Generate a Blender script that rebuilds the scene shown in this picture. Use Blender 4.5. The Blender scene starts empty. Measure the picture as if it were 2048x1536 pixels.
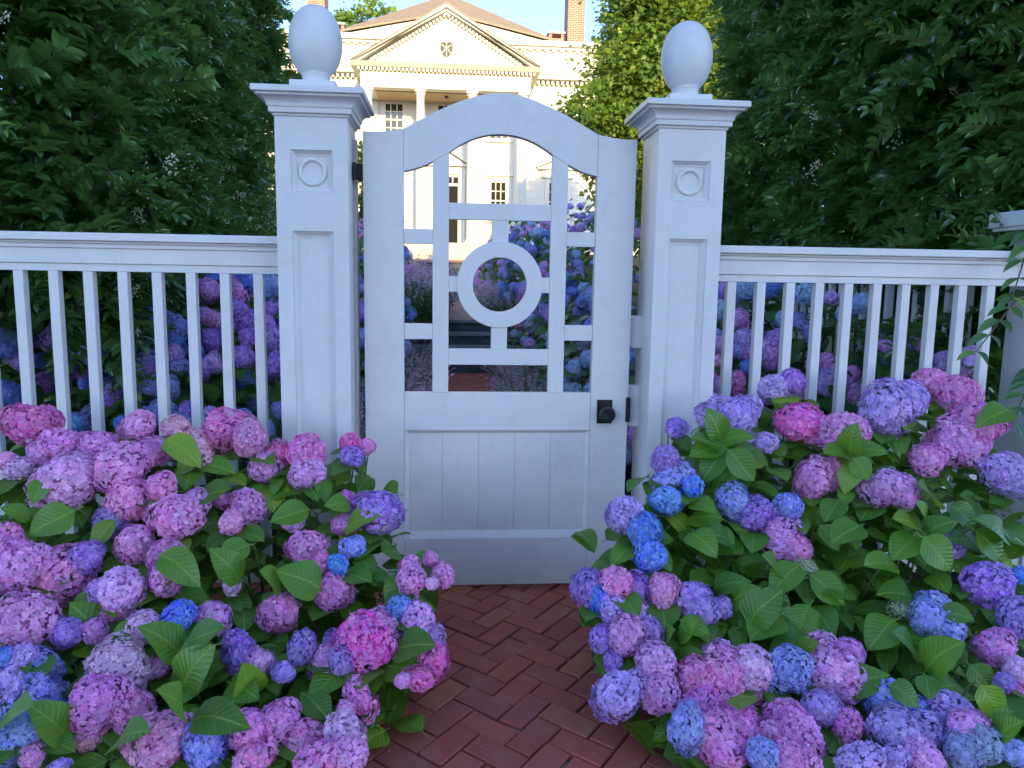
import bpy, math, random, colorsys
import numpy as np
from mathutils import Vector, Matrix
R = math.radians
random.seed(11)
rng = np.random.default_rng(11)
S = bpy.context.scene
COL = S.collection

# ---------------------------------------------------------------- camera
cam_d = bpy.data.cameras.new('camera')
cam = bpy.data.objects.new('camera', cam_d)
COL.objects.link(cam)
S.camera = cam
cam_d.sensor_width = 36.0
cam_d.lens = 36.0 * 1500 / 2048
cam_d.clip_start = 0.02
cam_d.clip_end = 1500
_y, _p, _r = R(4.525), R(7.572), R(0.8946)
F = Vector((math.sin(_y) * math.cos(_p), math.cos(_y) * math.cos(_p), -math.sin(_p)))
R0 = Vector((math.cos(_y), -math.sin(_y), 0))
U0 = R0.cross(F)
U = math.cos(_r) * U0 - math.sin(_r) * R0
RR = math.cos(_r) * R0 + math.sin(_r) * U0
CAM = Vector((0, -3.17, 1.35))
M = Matrix((RR, U, -F)).transposed().to_4x4()
M.translation = CAM
cam.matrix_world = M

# ---------------------------------------------------------------- light
SUN_EL, SUN_AZ = 16.0, 7.0            # degrees; azimuth measured from straight behind the camera towards the right
w = bpy.data.worlds.new('World')
S.world = w
w.use_nodes = True
nt = w.node_tree
bg = nt.nodes['Background']
sky = nt.nodes.new('ShaderNodeTexSky')
sky.sky_type = 'NISHITA'
sky.sun_disc = False
sky.sun_elevation = R(SUN_EL)
sky.sun_rotation = R(180 - SUN_AZ)
sky.air_density = 0.48
sky.dust_density = 0.32
sky.ozone_density = 1.9
nt.links.new(sky.outputs[0], bg.inputs[0])
bg.inputs[1].default_value = 0.15
sd = bpy.data.lights.new('sun', 'SUN')
sd.energy = 2.0
sd.angle = R(0.6)
sd.color = (1.0, 0.72, 0.30)
sun = bpy.data.objects.new('sun', sd)
COL.objects.link(sun)
to_sun = Vector((math.sin(R(SUN_AZ)) * math.cos(R(SUN_EL)), -math.cos(R(SUN_AZ)) * math.cos(R(SUN_EL)), math.sin(R(SUN_EL))))
sun.rotation_euler = to_sun.to_track_quat('Z', 'Y').to_euler()
S.view_settings.view_transform = 'Standard'
S.view_settings.look = 'None'
S.view_settings.gamma = 1
S.view_settings.exposure = 2.27
S.view_settings.use_curve_mapping = False

# ---------------------------------------------------------------- helpers
def tag(o, label=None, cat=None, group=None, kind=None):
    if label: o['label'] = label
    if cat: o['category'] = cat
    if group: o['group'] = group
    if kind: o['kind'] = kind
    return o

def root(name, loc, label, cat, group=None):
    o = bpy.data.objects.new(name, None)
    o.empty_display_size = .1
    COL.objects.link(o)
    o.location = loc
    return tag(o, label, cat, group)

def link(name, me, parent=None, loc=None, kind=None):
    o = bpy.data.objects.new(name, me)
    COL.objects.link(o)
    if parent is not None:
        o.parent = parent
        off = Vector(loc or (0, 0, 0)) - wloc(parent)
        o.location = off
    elif loc is not None:
        o.location = loc
    if kind: o['kind'] = kind
    return o

def wloc(o):
    v = Vector((0, 0, 0))
    while o is not None:
        v = v + o.location
        o = o.parent
    return v

class MB:
    def __init__(s): s.v = []; s.f = []; s.mi = []; s.m = 0
    def add(s, vs, fs):
        b = len(s.v); s.v += [tuple(v) for v in vs]; s.f += [tuple(b + i for i in f) for f in fs]; s.mi += [s.m] * len(fs); return s
    def box(s, x0, x1, y0, y1, z0, z1):
        return s.add([(x, y, z) for z in (z0, z1) for y in (y0, y1) for x in (x0, x1)],
                     [(0, 2, 3, 1), (4, 5, 7, 6), (0, 1, 5, 4), (2, 6, 7, 3), (0, 4, 6, 2), (1, 3, 7, 5)])
    def hexa(s, p):   # 8 points ordered like box
        return s.add(p, [(0, 2, 3, 1), (4, 5, 7, 6), (0, 1, 5, 4), (2, 6, 7, 3), (0, 4, 6, 2), (1, 3, 7, 5)])
    def prism(s, poly, axis, a, b):   # poly: 2D points, extruded along axis ('x','y','z')
        n = len(poly)
        def P(u, v, t):
            return {'x': (t, u, v), 'y': (u, t, v), 'z': (u, v, t)}[axis]
        vs = [P(u, v, a) for u, v in poly] + [P(u, v, b) for u, v in poly]
        fs = [tuple(range(n)), tuple(range(2 * n - 1, n - 1, -1))] + [(i, i + n, (i + 1) % n + n, (i + 1) % n) for i in range(n)]
        return s.add(vs, fs)
    def lathe(s, prof, cx, cy, n=32, cap=True):
        vs = []; fs = []
        for r, z in prof:
            for k in range(n):
                a = 2 * math.pi * k / n; vs.append((cx + r * math.cos(a), cy + r * math.sin(a), z))
        for i in range(len(prof) - 1):
            for k in range(n):
                fs.append((i * n + k, i * n + (k + 1) % n, (i + 1) * n + (k + 1) % n, (i + 1) * n + k))
        if cap:
            fs.append(tuple(range(n - 1, -1, -1))); fs.append(tuple((len(prof) - 1) * n + k for k in range(n)))
        return s.add(vs, fs)
    def ring_y(s, cx, cz, ro, ri, y0, y1, n=56):    # flat ring facing -Y
        vs = []; fs = []
        for (r, y) in ((ro, y0), (ro, y1), (ri, y1), (ri, y0)):
            for k in range(n):
                a = 2 * math.pi * k / n; vs.append((cx + r * math.cos(a), y, cz + r * math.sin(a)))
        for j in range(4):
            for k in range(n):
                fs.append((j * n + k, j * n + (k + 1) % n, ((j + 1) % 4) * n + (k + 1) % n, ((j + 1) % 4) * n + k))
        return s.add(vs, fs)
    def torus_y(s, cx, y, cz, r, t, n=40, m=8):
        vs = []; fs = []
        for k in range(n):
            a = 2 * math.pi * k / n
            for j in range(m):
                b = 2 * math.pi * j / m
                q = r + t * math.cos(b)
                vs.append((cx + q * math.cos(a), y + t * math.sin(b), cz + q * math.sin(a)))
        for k in range(n):
            for j in range(m):
                fs.append((k * m + j, k * m + (j + 1) % m, ((k + 1) % n) * m + (j + 1) % m, ((k + 1) % n) * m + j))
        return s.add(vs, fs)
    def sweep_square(s, prof, x0, x1, y0, y1, cap=True):   # prof: (offset, z) mitred round a rectangle
        vs = []; fs = []
        for o, z in prof:
            vs += [(x0 - o, y0 - o, z), (x1 + o, y0 - o, z), (x1 + o, y1 + o, z), (x0 - o, y1 + o, z)]
        for i in range(len(prof) - 1):
            for k in range(4):
                fs.append((i * 4 + k, i * 4 + (k + 1) % 4, (i + 1) * 4 + (k + 1) % 4, (i + 1) * 4 + k))
        if cap:
            fs.append((3, 2, 1, 0)); q = (len(prof) - 1) * 4; fs.append((q, q + 1, q + 2, q + 3))
        return s.add(vs, fs)
    def tube(s, pts, rads, n=6):
        vs = []; fs = []
        pts = [Vector(p) for p in pts]
        for i, p in enumerate(pts):
            d = (pts[min(i + 1, len(pts) - 1)] - pts[max(i - 1, 0)]).normalized()
            a = d.orthogonal().normalized() if i == 0 else (a - d * a.dot(d)).normalized()
            b = d.cross(a)
            for k in range(n):
                t = 2 * math.pi * k / n
                vs.append(p + (a * math.cos(t) + b * math.sin(t)) * rads[i])
        for i in range(len(pts) - 1):
            for k in range(n):
                fs.append((i * n + k, i * n + (k + 1) % n, (i + 1) * n + (k + 1) % n, (i + 1) * n + k))
        fs.append(tuple(range(n - 1, -1, -1))); fs.append(tuple((len(pts) - 1) * n + k for k in range(n)))
        return s.add(vs, fs)
    def mesh(s, name, mats, smooth=False, org=(0, 0, 0)):
        me = bpy.data.meshes.new(name)
        o = Vector(org)
        me.from_pydata([(v[0] - o[0], v[1] - o[1], v[2] - o[2]) for v in s.v], [], s.f)
        for m in (mats if isinstance(mats, (list, tuple)) else [mats]): me.materials.append(m)
        if s.m or any(s.mi): me.polygons.foreach_set('material_index', s.mi)
        if smooth: me.polygons.foreach_set('use_smooth', [True] * len(s.f))
        me.update()
        return me
    def build(s, name, mats, parent=None, smooth=False, bevel=0, kind=None):
        org = wloc(parent) if parent is not None else Vector((0, 0, 0))
        # put the origin at the piece's base centre
        a = np.array(s.v); c = Vector(((a[:, 0].min() + a[:, 0].max()) / 2, (a[:, 1].min() + a[:, 1].max()) / 2, a[:, 2].min()))
        me = s.mesh(name, mats, smooth, c)
        o = link(name, me, parent, c, kind)
        if bevel:
            b = o.modifiers.new('bevel', 'BEVEL'); b.width = bevel; b.segments = 2; b.limit_method = 'ANGLE'; b.angle_limit = R(35)
            b.harden_normals = False
        return o

def box(name, b, m, parent, bevel=0.0, kind=None):
    return MB().box(*b).build(name, m, parent, bevel=bevel, kind=kind)

def np_mesh(name, V, Fq, mat, tint=None, uv=None, smooth=True):
    """V (N,3), Fq list of faces (M,k) array"""
    me = bpy.data.meshes.new(name)
    n, k = Fq.shape
    me.vertices.add(len(V)); me.vertices.foreach_set('co', np.ascontiguousarray(V, dtype=np.float32).ravel())
    me.loops.add(n * k); me.loops.foreach_set('vertex_index', np.ascontiguousarray(Fq, dtype=np.int32).ravel())
    me.polygons.add(n); me.polygons.foreach_set('loop_start', np.arange(0, n * k, k, dtype=np.int32))
    me.polygons.foreach_set('use_smooth', np.ones(n, dtype=bool) if smooth else np.zeros(n, dtype=bool))
    for m in (mat if isinstance(mat, (list, tuple)) else [mat]): me.materials.append(m)
    me.update(calc_edges=True)
    if tint is not None:
        at = me.attributes.new('tint', 'FLOAT', 'POINT'); at.data.foreach_set('value', np.ascontiguousarray(tint, dtype=np.float32))
    if uv is not None:
        l = me.uv_layers.new(name='uv'); l.data.foreach_set('uv', np.ascontiguousarray(uv[Fq.ravel()], dtype=np.float32).ravel())
    return me

def bake(name, T, mats3, trans, tints, mat):
    """T = (V,F,UV) template; mats3 (n,3,3), trans (n,3)"""
    V, Fq, UV = T
    n = len(trans)
    P = np.einsum('nij,vj->nvi', mats3, V) + trans[:, None, :]
    FF = (Fq[None] + (np.arange(n) * len(V))[:, None, None]).reshape(-1, Fq.shape[1])
    return np_mesh(name, P.reshape(-1, 3), FF, mat, np.repeat(tints, len(V)), np.tile(UV, (n, 1)))

def frames(dirs, norms, ln):
    """columns x,y,z scaled: y along dir, z about normal"""
    d = dirs / np.linalg.norm(dirs, axis=1, keepdims=True)
    x = np.cross(d, norms); x /= np.linalg.norm(x, axis=1, keepdims=True) + 1e-9
    z = np.cross(x, d)
    return np.stack([x, d, z], axis=2) * ln[:, None, None]

# ---------------------------------------------------------------- materials
class NT:
    def __init__(s, name):
        s.m = bpy.data.materials.new(name); s.m.use_nodes = True; s.t = s.m.node_tree
        s.b = s.t.nodes['Principled BSDF']; s.out = s.t.nodes['Material Output']
    def n(s, typ, **kw):
        q = s.t.nodes.new(typ)
        for k, v in kw.items():
            if k.startswith('i_'):
                key = k[2:]; key = int(key) if key.isdigit() else key
                q.inputs[key].default_value = v
            else: setattr(q, k, v)
        return q
    def l(s, a, b): s.t.links.new(a, b)
    def noise(s, scale, detail=4, vec=None, rough=.55):
        q = s.n('ShaderNodeTexNoise'); q.inputs['Scale'].default_value = scale; q.inputs['Detail'].default_value = detail; q.inputs['Roughness'].default_value = rough
        if vec is not None: s.l(vec, q.inputs['Vector'])
        return q.outputs['Fac']
    def ramp(s, fac, stops):
        q = s.n('ShaderNodeValToRGB'); e = q.color_ramp.elements
        while len(e) < len(stops): e.new(.5)
        for i, (p, c) in enumerate(stops): e[i].position = p; e[i].color = (*c, 1) if len(c) == 3 else c
        s.l(fac, q.inputs[0]); return q.outputs[0]
    def mix(s, fac, a, b, blend='MIX'):
        q = s.n('ShaderNodeMix', data_type='RGBA', blend_type=blend)
        for i, v in ((0, fac), (6, a), (7, b)):
            if isinstance(v, (int, float)): q.inputs[i].default_value = v
            elif isinstance(v, tuple): q.inputs[i].default_value = (*v, 1)
            else: s.l(v, q.inputs[i])
        return q.outputs[2]
    def math(s, op, a, b=0.0, c=None):
        q = s.n('ShaderNodeMath', operation=op)
        for i, v in enumerate((a, b) if c is None else (a, b, c)):
            if isinstance(v, (int, float)): q.inputs[i].default_value = v
            else: s.l(v, q.inputs[i])
        return q.outputs[0]
    def bump(s, h, strength=.3, dist=.01):
        q = s.n('ShaderNodeBump'); q.inputs['Strength'].default_value = strength; q.inputs['Distance'].default_value = dist
        s.l(h, q.inputs['Height']); s.l(q.outputs[0], s.b.inputs['Normal']); return q
    def col(s, c):
        if isinstance(c, tuple): s.b.inputs['Base Color'].default_value = (*c, 1)
        else: s.l(c, s.b.inputs['Base Color'])
    def rough(s, r):
        if isinstance(r, (int, float)): s.b.inputs['Roughness'].default_value = r
        else: s.l(r, s.b.inputs['Roughness'])
    def obj(s): return s.n('ShaderNodeTexCoord').outputs['Object']
    def geo(s): return s.n('ShaderNodeNewGeometry').outputs['Position']

def simple(name, c, rough=.6, bump=0, scale=30, var=.12, metal=0, dist=.01):
    t = NT(name); g = t.geo()
    nz = t.noise(scale, 5, g)
    t.col(t.mix(nz, tuple(x * (1 - var) for x in c), tuple(min(1, x * (1 + var)) for x in c)))
    t.rough(rough); t.b.inputs['Metallic'].default_value = metal
    if bump: t.bump(nz, bump, dist)
    return t.m

def mat_paint():
    t = NT('white_gate_paint'); g = t.geo()
    mp = t.n('ShaderNodeMapping'); mp.inputs['Scale'].default_value = (1, 1, .12); t.l(g, mp.inputs[0])
    grain = t.noise(90, 4, mp.outputs[0]); big = t.noise(2.2, 4, g)
    dirt = t.ramp(t.noise(9, 6, g, .7), [(.50, (0, 0, 0)), (.78, (1, 1, 1))])
    c = t.mix(big, (.76, .745, .73), (.67, .66, .65))
    c = t.mix(t.math('MULTIPLY', dirt, .35), c, (.50, .485, .44))
    streak = t.ramp(grain, [(.50, (0,) * 3), (.75, (.22,) * 3)]); c = t.mix(streak, c, (.60, .59, .56))
    spk = t.n('ShaderNodeTexVoronoi'); spk.inputs['Scale'].default_value = 14; t.l(g, spk.inputs['Vector'])
    sp = t.ramp(spk.outputs['Distance'], [(.02, (1, 1, 1)), (.04, (0, 0, 0))])
    c = t.mix(t.math('MULTIPLY', sp, .5), c, (.15, .13, .1))
    sepz = t.n('ShaderNodeSeparateXYZ'); t.l(g, sepz.inputs[0])
    low = t.ramp(sepz.outputs[2], [(.0, (1, 1, 1)), (.22, (0, 0, 0))])
    splash = t.math('MULTIPLY', low, t.noise(26, 5, g, .7))
    c = t.mix(t.math('MULTIPLY', splash, .5), c, (.33, .28, .22))
    t.col(c); t.rough(t.ramp(big, [(.3, (.34,) * 3), (.7, (.5,) * 3)]))
    t.bump(grain, .25, .002)
    return t.m

def mat_house_paint():
    t = NT('white_house_paint'); g = t.geo()
    c = t.mix(t.noise(1.2, 5, g), (.68, .64, .54), (.62, .585, .49))
    c = t.mix(t.math('MULTIPLY', t.ramp(t.noise(6, 5, g, .7), [(.55, (0,) * 3), (.85, (1,) * 3)]), .3), c, (.50, .46, .38))
    t.col(c); t.rough(.6); return t.m

def petal_mat():
    t = NT('hydrangea_petals')
    oi = t.n('ShaderNodeObjectInfo'); at = t.n('ShaderNodeAttribute', attribute_name='tint')
    ob = t.obj()
    off = t.n('ShaderNodeVectorMath', operation='ADD'); t.l(ob, off.inputs[0])
    cmb = t.n('ShaderNodeCombineXYZ'); rr = t.math('MULTIPLY', oi.outputs['Random'], 37.0)
    for i in range(3): t.l(rr, cmb.inputs[i])
    t.l(cmb.outputs[0], off.inputs[1])
    nz = t.noise(1.1, 2, off.outputs[0])
    hs = t.n('ShaderNodeHueSaturation')
    h = t.math('ADD', .5, t.math('ADD', t.math('MULTIPLY', t.math('SUBTRACT', nz, .5), .09), t.math('MULTIPLY', t.math('SUBTRACT', at.outputs['Fac'], .5), .03)))
    t.l(h, hs.inputs['Hue'])
    f2 = t.math('FRACT', t.math('MULTIPLY', at.outputs['Fac'], 7.31))
    t.l(t.math('ADD', .78, t.math('MULTIPLY', f2, .34)), hs.inputs['Saturation'])
    t.l(t.math('ADD', .70, t.math('MULTIPLY', at.outputs['Fac'], .50)), hs.inputs['Value'])
    t.l(oi.outputs['Color'], hs.inputs['Color'])
    uv = t.n('ShaderNodeTexCoord').outputs['UV']
    sx = t.n('ShaderNodeSeparateXYZ'); t.l(uv, sx.inputs[0])
    # paler petal bases, faint radial veins
    c = t.mix(t.ramp(sx.outputs[1], [(.0, (.55,) * 3), (.28, (0,) * 3)]), hs.outputs[0], (.80, .78, .62))
    t.col(c); t.rough(.55)
    t.b.inputs['Specular IOR Level'].default_value = .35
    tr = t.n('ShaderNodeBsdfTranslucent'); t.l(c, tr.inputs[0])
    mx = t.n('ShaderNodeMixShader'); mx.inputs[0].default_value = .28
    t.l(t.b.outputs[0], mx.inputs[1]); t.l(tr.outputs[0], mx.inputs[2]); t.l(mx.outputs[0], t.out.inputs[0])
    return t.m

def leaf_mat(name, dark, mid, light, rough=.42, veins=True, trans=.25, blotch=.0, spec=.5):
    t = NT(name)
    oi = t.n('ShaderNodeObjectInfo'); at = t.n('ShaderNodeAttribute', attribute_name='tint')
    r = t.math('FRACT', t.math('ADD', oi.outputs['Random'], at.outputs['Fac']))
    c = t.ramp(r, [(0, dark), (.55, mid), (.92, mid), (1, light)])
    g = t.geo()
    c = t.mix(t.math('MULTIPLY', t.noise(18, 3, g), .45), c, tuple(x * .6 for x in mid))
    if veins:
        uv = t.n('ShaderNodeTexCoord').outputs['UV']
        s = t.n('ShaderNodeSeparateXYZ'); t.l(uv, s.inputs[0])
        au = t.math('ABSOLUTE', t.math('SUBTRACT', s.outputs[0], .5))
        mid_v = t.ramp(au, [(.0, (1,) * 3), (.035, (0,) * 3)])
        q = t.math('SUBTRACT', s.outputs[1], t.math('MULTIPLY', t.math('POWER', au, .8), .55))
        q = t.math('ADD', q, t.math('MULTIPLY', t.noise(30, 2, g), .06))
        wv = t.math('PINGPONG', t.math('MULTIPLY', q, 9.0), .5)
        lat = t.ramp(wv, [(.0, (1,) * 3), (.10, (0,) * 3)])
        v = t.math('MAXIMUM', mid_v, t.math('MULTIPLY', lat, .40))
        c = t.mix(t.math('MULTIPLY', v, .38), c, tuple(min(1, x * 1.6 + .04) for x in light))
        t.bump(t.math('ADD', wv, t.math('MULTIPLY', mid_v, -.4)), .55, .004)
        if blotch:
            bl = t.ramp(t.noise(7, 3, g), [(.62, (0,) * 3), (.72, (1,) * 3)])
            c = t.mix(t.math('MULTIPLY', bl, blotch), c, (.20, .24, .03))
    c = t.mix(1.0, c, oi.outputs['Color'], 'MULTIPLY')
    bf = t.n('ShaderNodeNewGeometry').outputs['Backfacing']
    c = t.mix(t.math('MULTIPLY', bf, .5), c, tuple(min(1, x * 1.5 + .02) for x in mid))
    t.col(c); t.rough(rough)
    t.b.inputs['Specular IOR Level'].default_value = spec
    tr = t.n('ShaderNodeBsdfTranslucent'); t.l(t.mix(.5, c, tuple(min(1, x * 2.2) for x in light)), tr.inputs[0])
    mx = t.n('ShaderNodeMixShader'); mx.inputs[0].default_value = trans
    t.l(t.b.outputs[0], mx.inputs[1]); t.l(tr.outputs[0], mx.inputs[2]); t.l(mx.outputs[0], t.out.inputs[0])
    return t.m

def mat_brick():
    t = NT('red_clay_paver'); oi = t.n('ShaderNodeObjectInfo'); g = t.geo(); at = t.n('ShaderNodeAttribute', attribute_name='tint')
    c = t.ramp(t.math('FRACT', t.math('ADD', oi.outputs['Random'], at.outputs['Fac'])), [(0, (.40, .095, .068)), (.3, (.50, .12, .080)), (.65, (.56, .145, .088)), (.88, (.42, .11, .09)), (1, (.62, .21, .10))])
    n1 = t.noise(22, 6, g, .65); n2 = t.noise(150, 4, g, .7); n3 = t.noise(5, 3, g)
    c = t.mix(t.math('MULTIPLY', n1, .7), c, (.30, .075, .065))
    c = t.mix(t.ramp(n2, [(.60, (0,) * 3), (.74, (.55,) * 3)]), c, (.50, .36, .32))
    c = t.mix(t.ramp(n3, [(.55, (0,) * 3), (.75, (.35,) * 3)]), c, (.38, .25, .22))
    t.col(c); t.rough(t.ramp(n1, [(.3, (.78,) * 3), (.8, (.92,) * 3)])); t.b.inputs['Specular IOR Level'].default_value = .25
    t.bump(t.math('ADD', n1, t.math('MULTIPLY', n2, .5)), .5, .006)
    return t.m

def mat_soil(name, a, b):
    t = NT(name); g = t.geo()
    n1 = t.noise(40, 8, g, .7); n2 = t.noise(9, 4, g)
    t.col(t.mix(n1, a, b)); t.rough(.95); t.bump(t.math('ADD', n1, n2), .9, .03); return t.m

def mat_brickwall():
    t = NT('chimney_brick'); g = t.geo()
    cx = t.n('ShaderNodeSeparateXYZ'); t.l(g, cx.inputs[0])
    cb = t.n('ShaderNodeCombineXYZ'); t.l(t.math('ADD', cx.outputs[0], cx.outputs[1]), cb.inputs[0]); t.l(cx.outputs[2], cb.inputs[1])
    bt = t.n('ShaderNodeTexBrick'); t.l(cb.outputs[0], bt.inputs['Vector'])
    bt.inputs['Scale'].default_value = 1; bt.inputs['Brick Width'].default_value = .22; bt.inputs['Row Height'].default_value = .075
    bt.inputs['Mortar Size'].default_value = .010
    bt.inputs['Color1'].default_value = (.36, .13, .075, 1); bt.inputs['Color2'].default_value = (.27, .09, .055, 1); bt.inputs['Mortar'].default_value = (.55, .47, .38, 1)
    c = t.mix(t.math('MULTIPLY', t.noise(3, 5, g), .4), bt.outputs[0], (.2, .09, .06))
    t.col(c); t.rough(.9); t.bump(bt.outputs['Fac'], -.3, .01); return t.m

def mat_shingle():
    t = NT('weathered_cedar_shingle'); g = t.geo()
    cx = t.n('ShaderNodeSeparateXYZ'); t.l(g, cx.inputs[0])
    cb = t.n('ShaderNodeCombineXYZ'); t.l(cx.outputs[0], cb.inputs[0]); t.l(cx.outputs[2], cb.inputs[1])
    bt = t.n('ShaderNodeTexBrick'); t.l(cb.outputs[0], bt.inputs['Vector'])
    bt.inputs['Scale'].default_value = 1; bt.inputs['Brick Width'].default_value = .16; bt.inputs['Row Height'].default_value = .06
    bt.inputs['Mortar Size'].default_value = .006
    bt.inputs['Color1'].default_value = (.34, .285, .21, 1); bt.inputs['Color2'].default_value = (.25, .205, .15, 1); bt.inputs['Mortar'].default_value = (.16, .10, .06, 1)
    c = t.mix(t.math('MULTIPLY', t.noise(1.2, 6, g, .7), .6), bt.outputs[0], (.24, .17, .11))
    t.col(c); t.rough(.9); t.bump(bt.outputs['Fac'], -.5, .02); return t.m

def mat_stone(name, a, b, sc=6):
    t = NT(name); g = t.geo()
    n1 = t.noise(sc, 8, g, .7); n2 = t.noise(sc * 7, 4, g)
    t.col(t.mix(n1, a, b)); t.rough(.75); t.bump(t.math('ADD', n1, t.math('MULTIPLY', n2, .3)), .7, .03); return t.m

PAINT = mat_paint(); HPAINT = mat_house_paint(); PETAL = petal_mat(); BRICK = mat_brick()
HLEAF = leaf_mat('hydrangea_leaf', (.050, .140, .018), (.110, .26, .024), (.27, .42, .035), .34, True, .22, .22)
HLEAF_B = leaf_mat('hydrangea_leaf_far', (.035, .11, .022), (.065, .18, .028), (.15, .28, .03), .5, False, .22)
PRIVET = leaf_mat('privet_leaf', (.030, .092, .030), (.075, .19, .042), (.24, .40, .05), .22, False, .18, 0, .75)
MAPLE = leaf_mat('maple_leaf', (.05, .11, .018), (.12, .21, .022), (.36, .37, .03), .5, False, .35)
PAVER2 = simple('sunlit_paver', (.58, .38, .31), .85, .4, 30, .3)  # paler copy of the path brick, sunlight on the upper path put into its colour
STEM = simple('green_stem', (.12, .17, .05), .6); WOODY = simple('brown_stem', (.10, .07, .045), .8, .4, 60)
BARK = simple('grey_bark', (.10, .085, .065), .9, .8, 25, .4, 0, .03)
CREAM = simple('cream_blossom', (.78, .78, .55), .7)
SOIL = mat_soil('dark_mulch', (.018, .012, .008), (.05, .034, .022))
def mat_joint():
    t = NT('sand_joint'); g = t.geo(); n1 = t.noise(60, 6, g, .7)
    c = t.mix(n1, (.04, .034, .030), (.14, .12, .11))
    c = t.mix(t.ramp(t.noise(4.2, 4, g, .65), [(.56, (0,) * 3), (.62, (1,) * 3)]), c, (.42, .42, .44))
    t.col(c); t.rough(.95); t.bump(n1, .8, .01); return t.m
JOINT = mat_joint()
BLACK = simple('black_iron', (.012, .012, .013), .38, .15, 80)
BLUESTONE = mat_stone('bluestone', (.022, .032, .042), (.09, .12, .145))
TREADSTONE = mat_stone('bluestone_tread', (.16, .18, .20), (.24, .26, .28), 3)
HSTONE = mat_stone('pale_granite', (.42, .38, .32), (.55, .51, .45), 4)
CHBRICK = mat_brickwall(); SHINGLE = mat_shingle()
DARKGLASS = NT('window_glass'); DARKGLASS.col((.02, .022, .024)); DARKGLASS.rough(.08); DARKGLASS = DARKGLASS.m
DOORP = simple('black_door_paint', (.004, .004, .005), .9)
COPPER = simple('copper_flashing', (.32, .15, .10), .5)
CREST = simple('dark_crest', (.03, .045, .035), .6)
LAV = leaf_mat('catmint_floret', (.48, .26, .46), (.68, .42, .58), (.85, .62, .70), .7, False, .25)
LAVG = leaf_mat('catmint_leaf', (.08, .16, .06), (.14, .25, .08), (.22, .34, .10), .7, False, .2)

# ================================================================= ground and path
def bedz(y):
    pts = [(-60, 0), (5, 0), (8, .28), (10, .72), (20, .98), (23, 1.5), (25, 2.2), (27, 2.6), (200, 2.6)]
    for (a, b), (c, d) in zip(pts, pts[1:]):
        if y <= c: return b + (d - b) * (y - a) / (c - a)
    return 2.6
def make_ground():
    xs = [-900, -200, -60, -20, -10, -6, -4, -3, -2.2, -1.6, -1.2, -.86, -.80, 1.16, 1.22, 1.6, 2.2, 3, 4, 6, 10, 20, 60, 200, 900]
    ys = [-900, -200, -60, -20, -8, -3, -1.5, 0, 1.5, 3, 5, 6, 7, 8, 9, 10, 12, 14, 17, 20, 21.5, 23, 24, 25, 26, 27, 40, 80, 200, 900]
    vs = []; fs = []
    for y in ys:
        for x in xs:
            if -.85 < x < 1.2 and -.6 < y < 27.5: z = -.30
            elif y <= -.2: z = -.035
            else: z = bedz(y) - .03 + (random.uniform(-.02, .02) if abs(x) < 10 else 0)
            vs.append((x, y, z))
    n = len(xs)
    for j in range(len(ys) - 1):
        for i in range(n - 1):
            fs.append((j * n + i, j * n + i + 1, (j + 1) * n + i + 1, (j + 1) * n + i))
    m = MB(); m.add(vs, fs)
    o = link('ground', m.mesh('ground', SOIL)); o['kind'] = 'structure'
make_ground()

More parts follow.
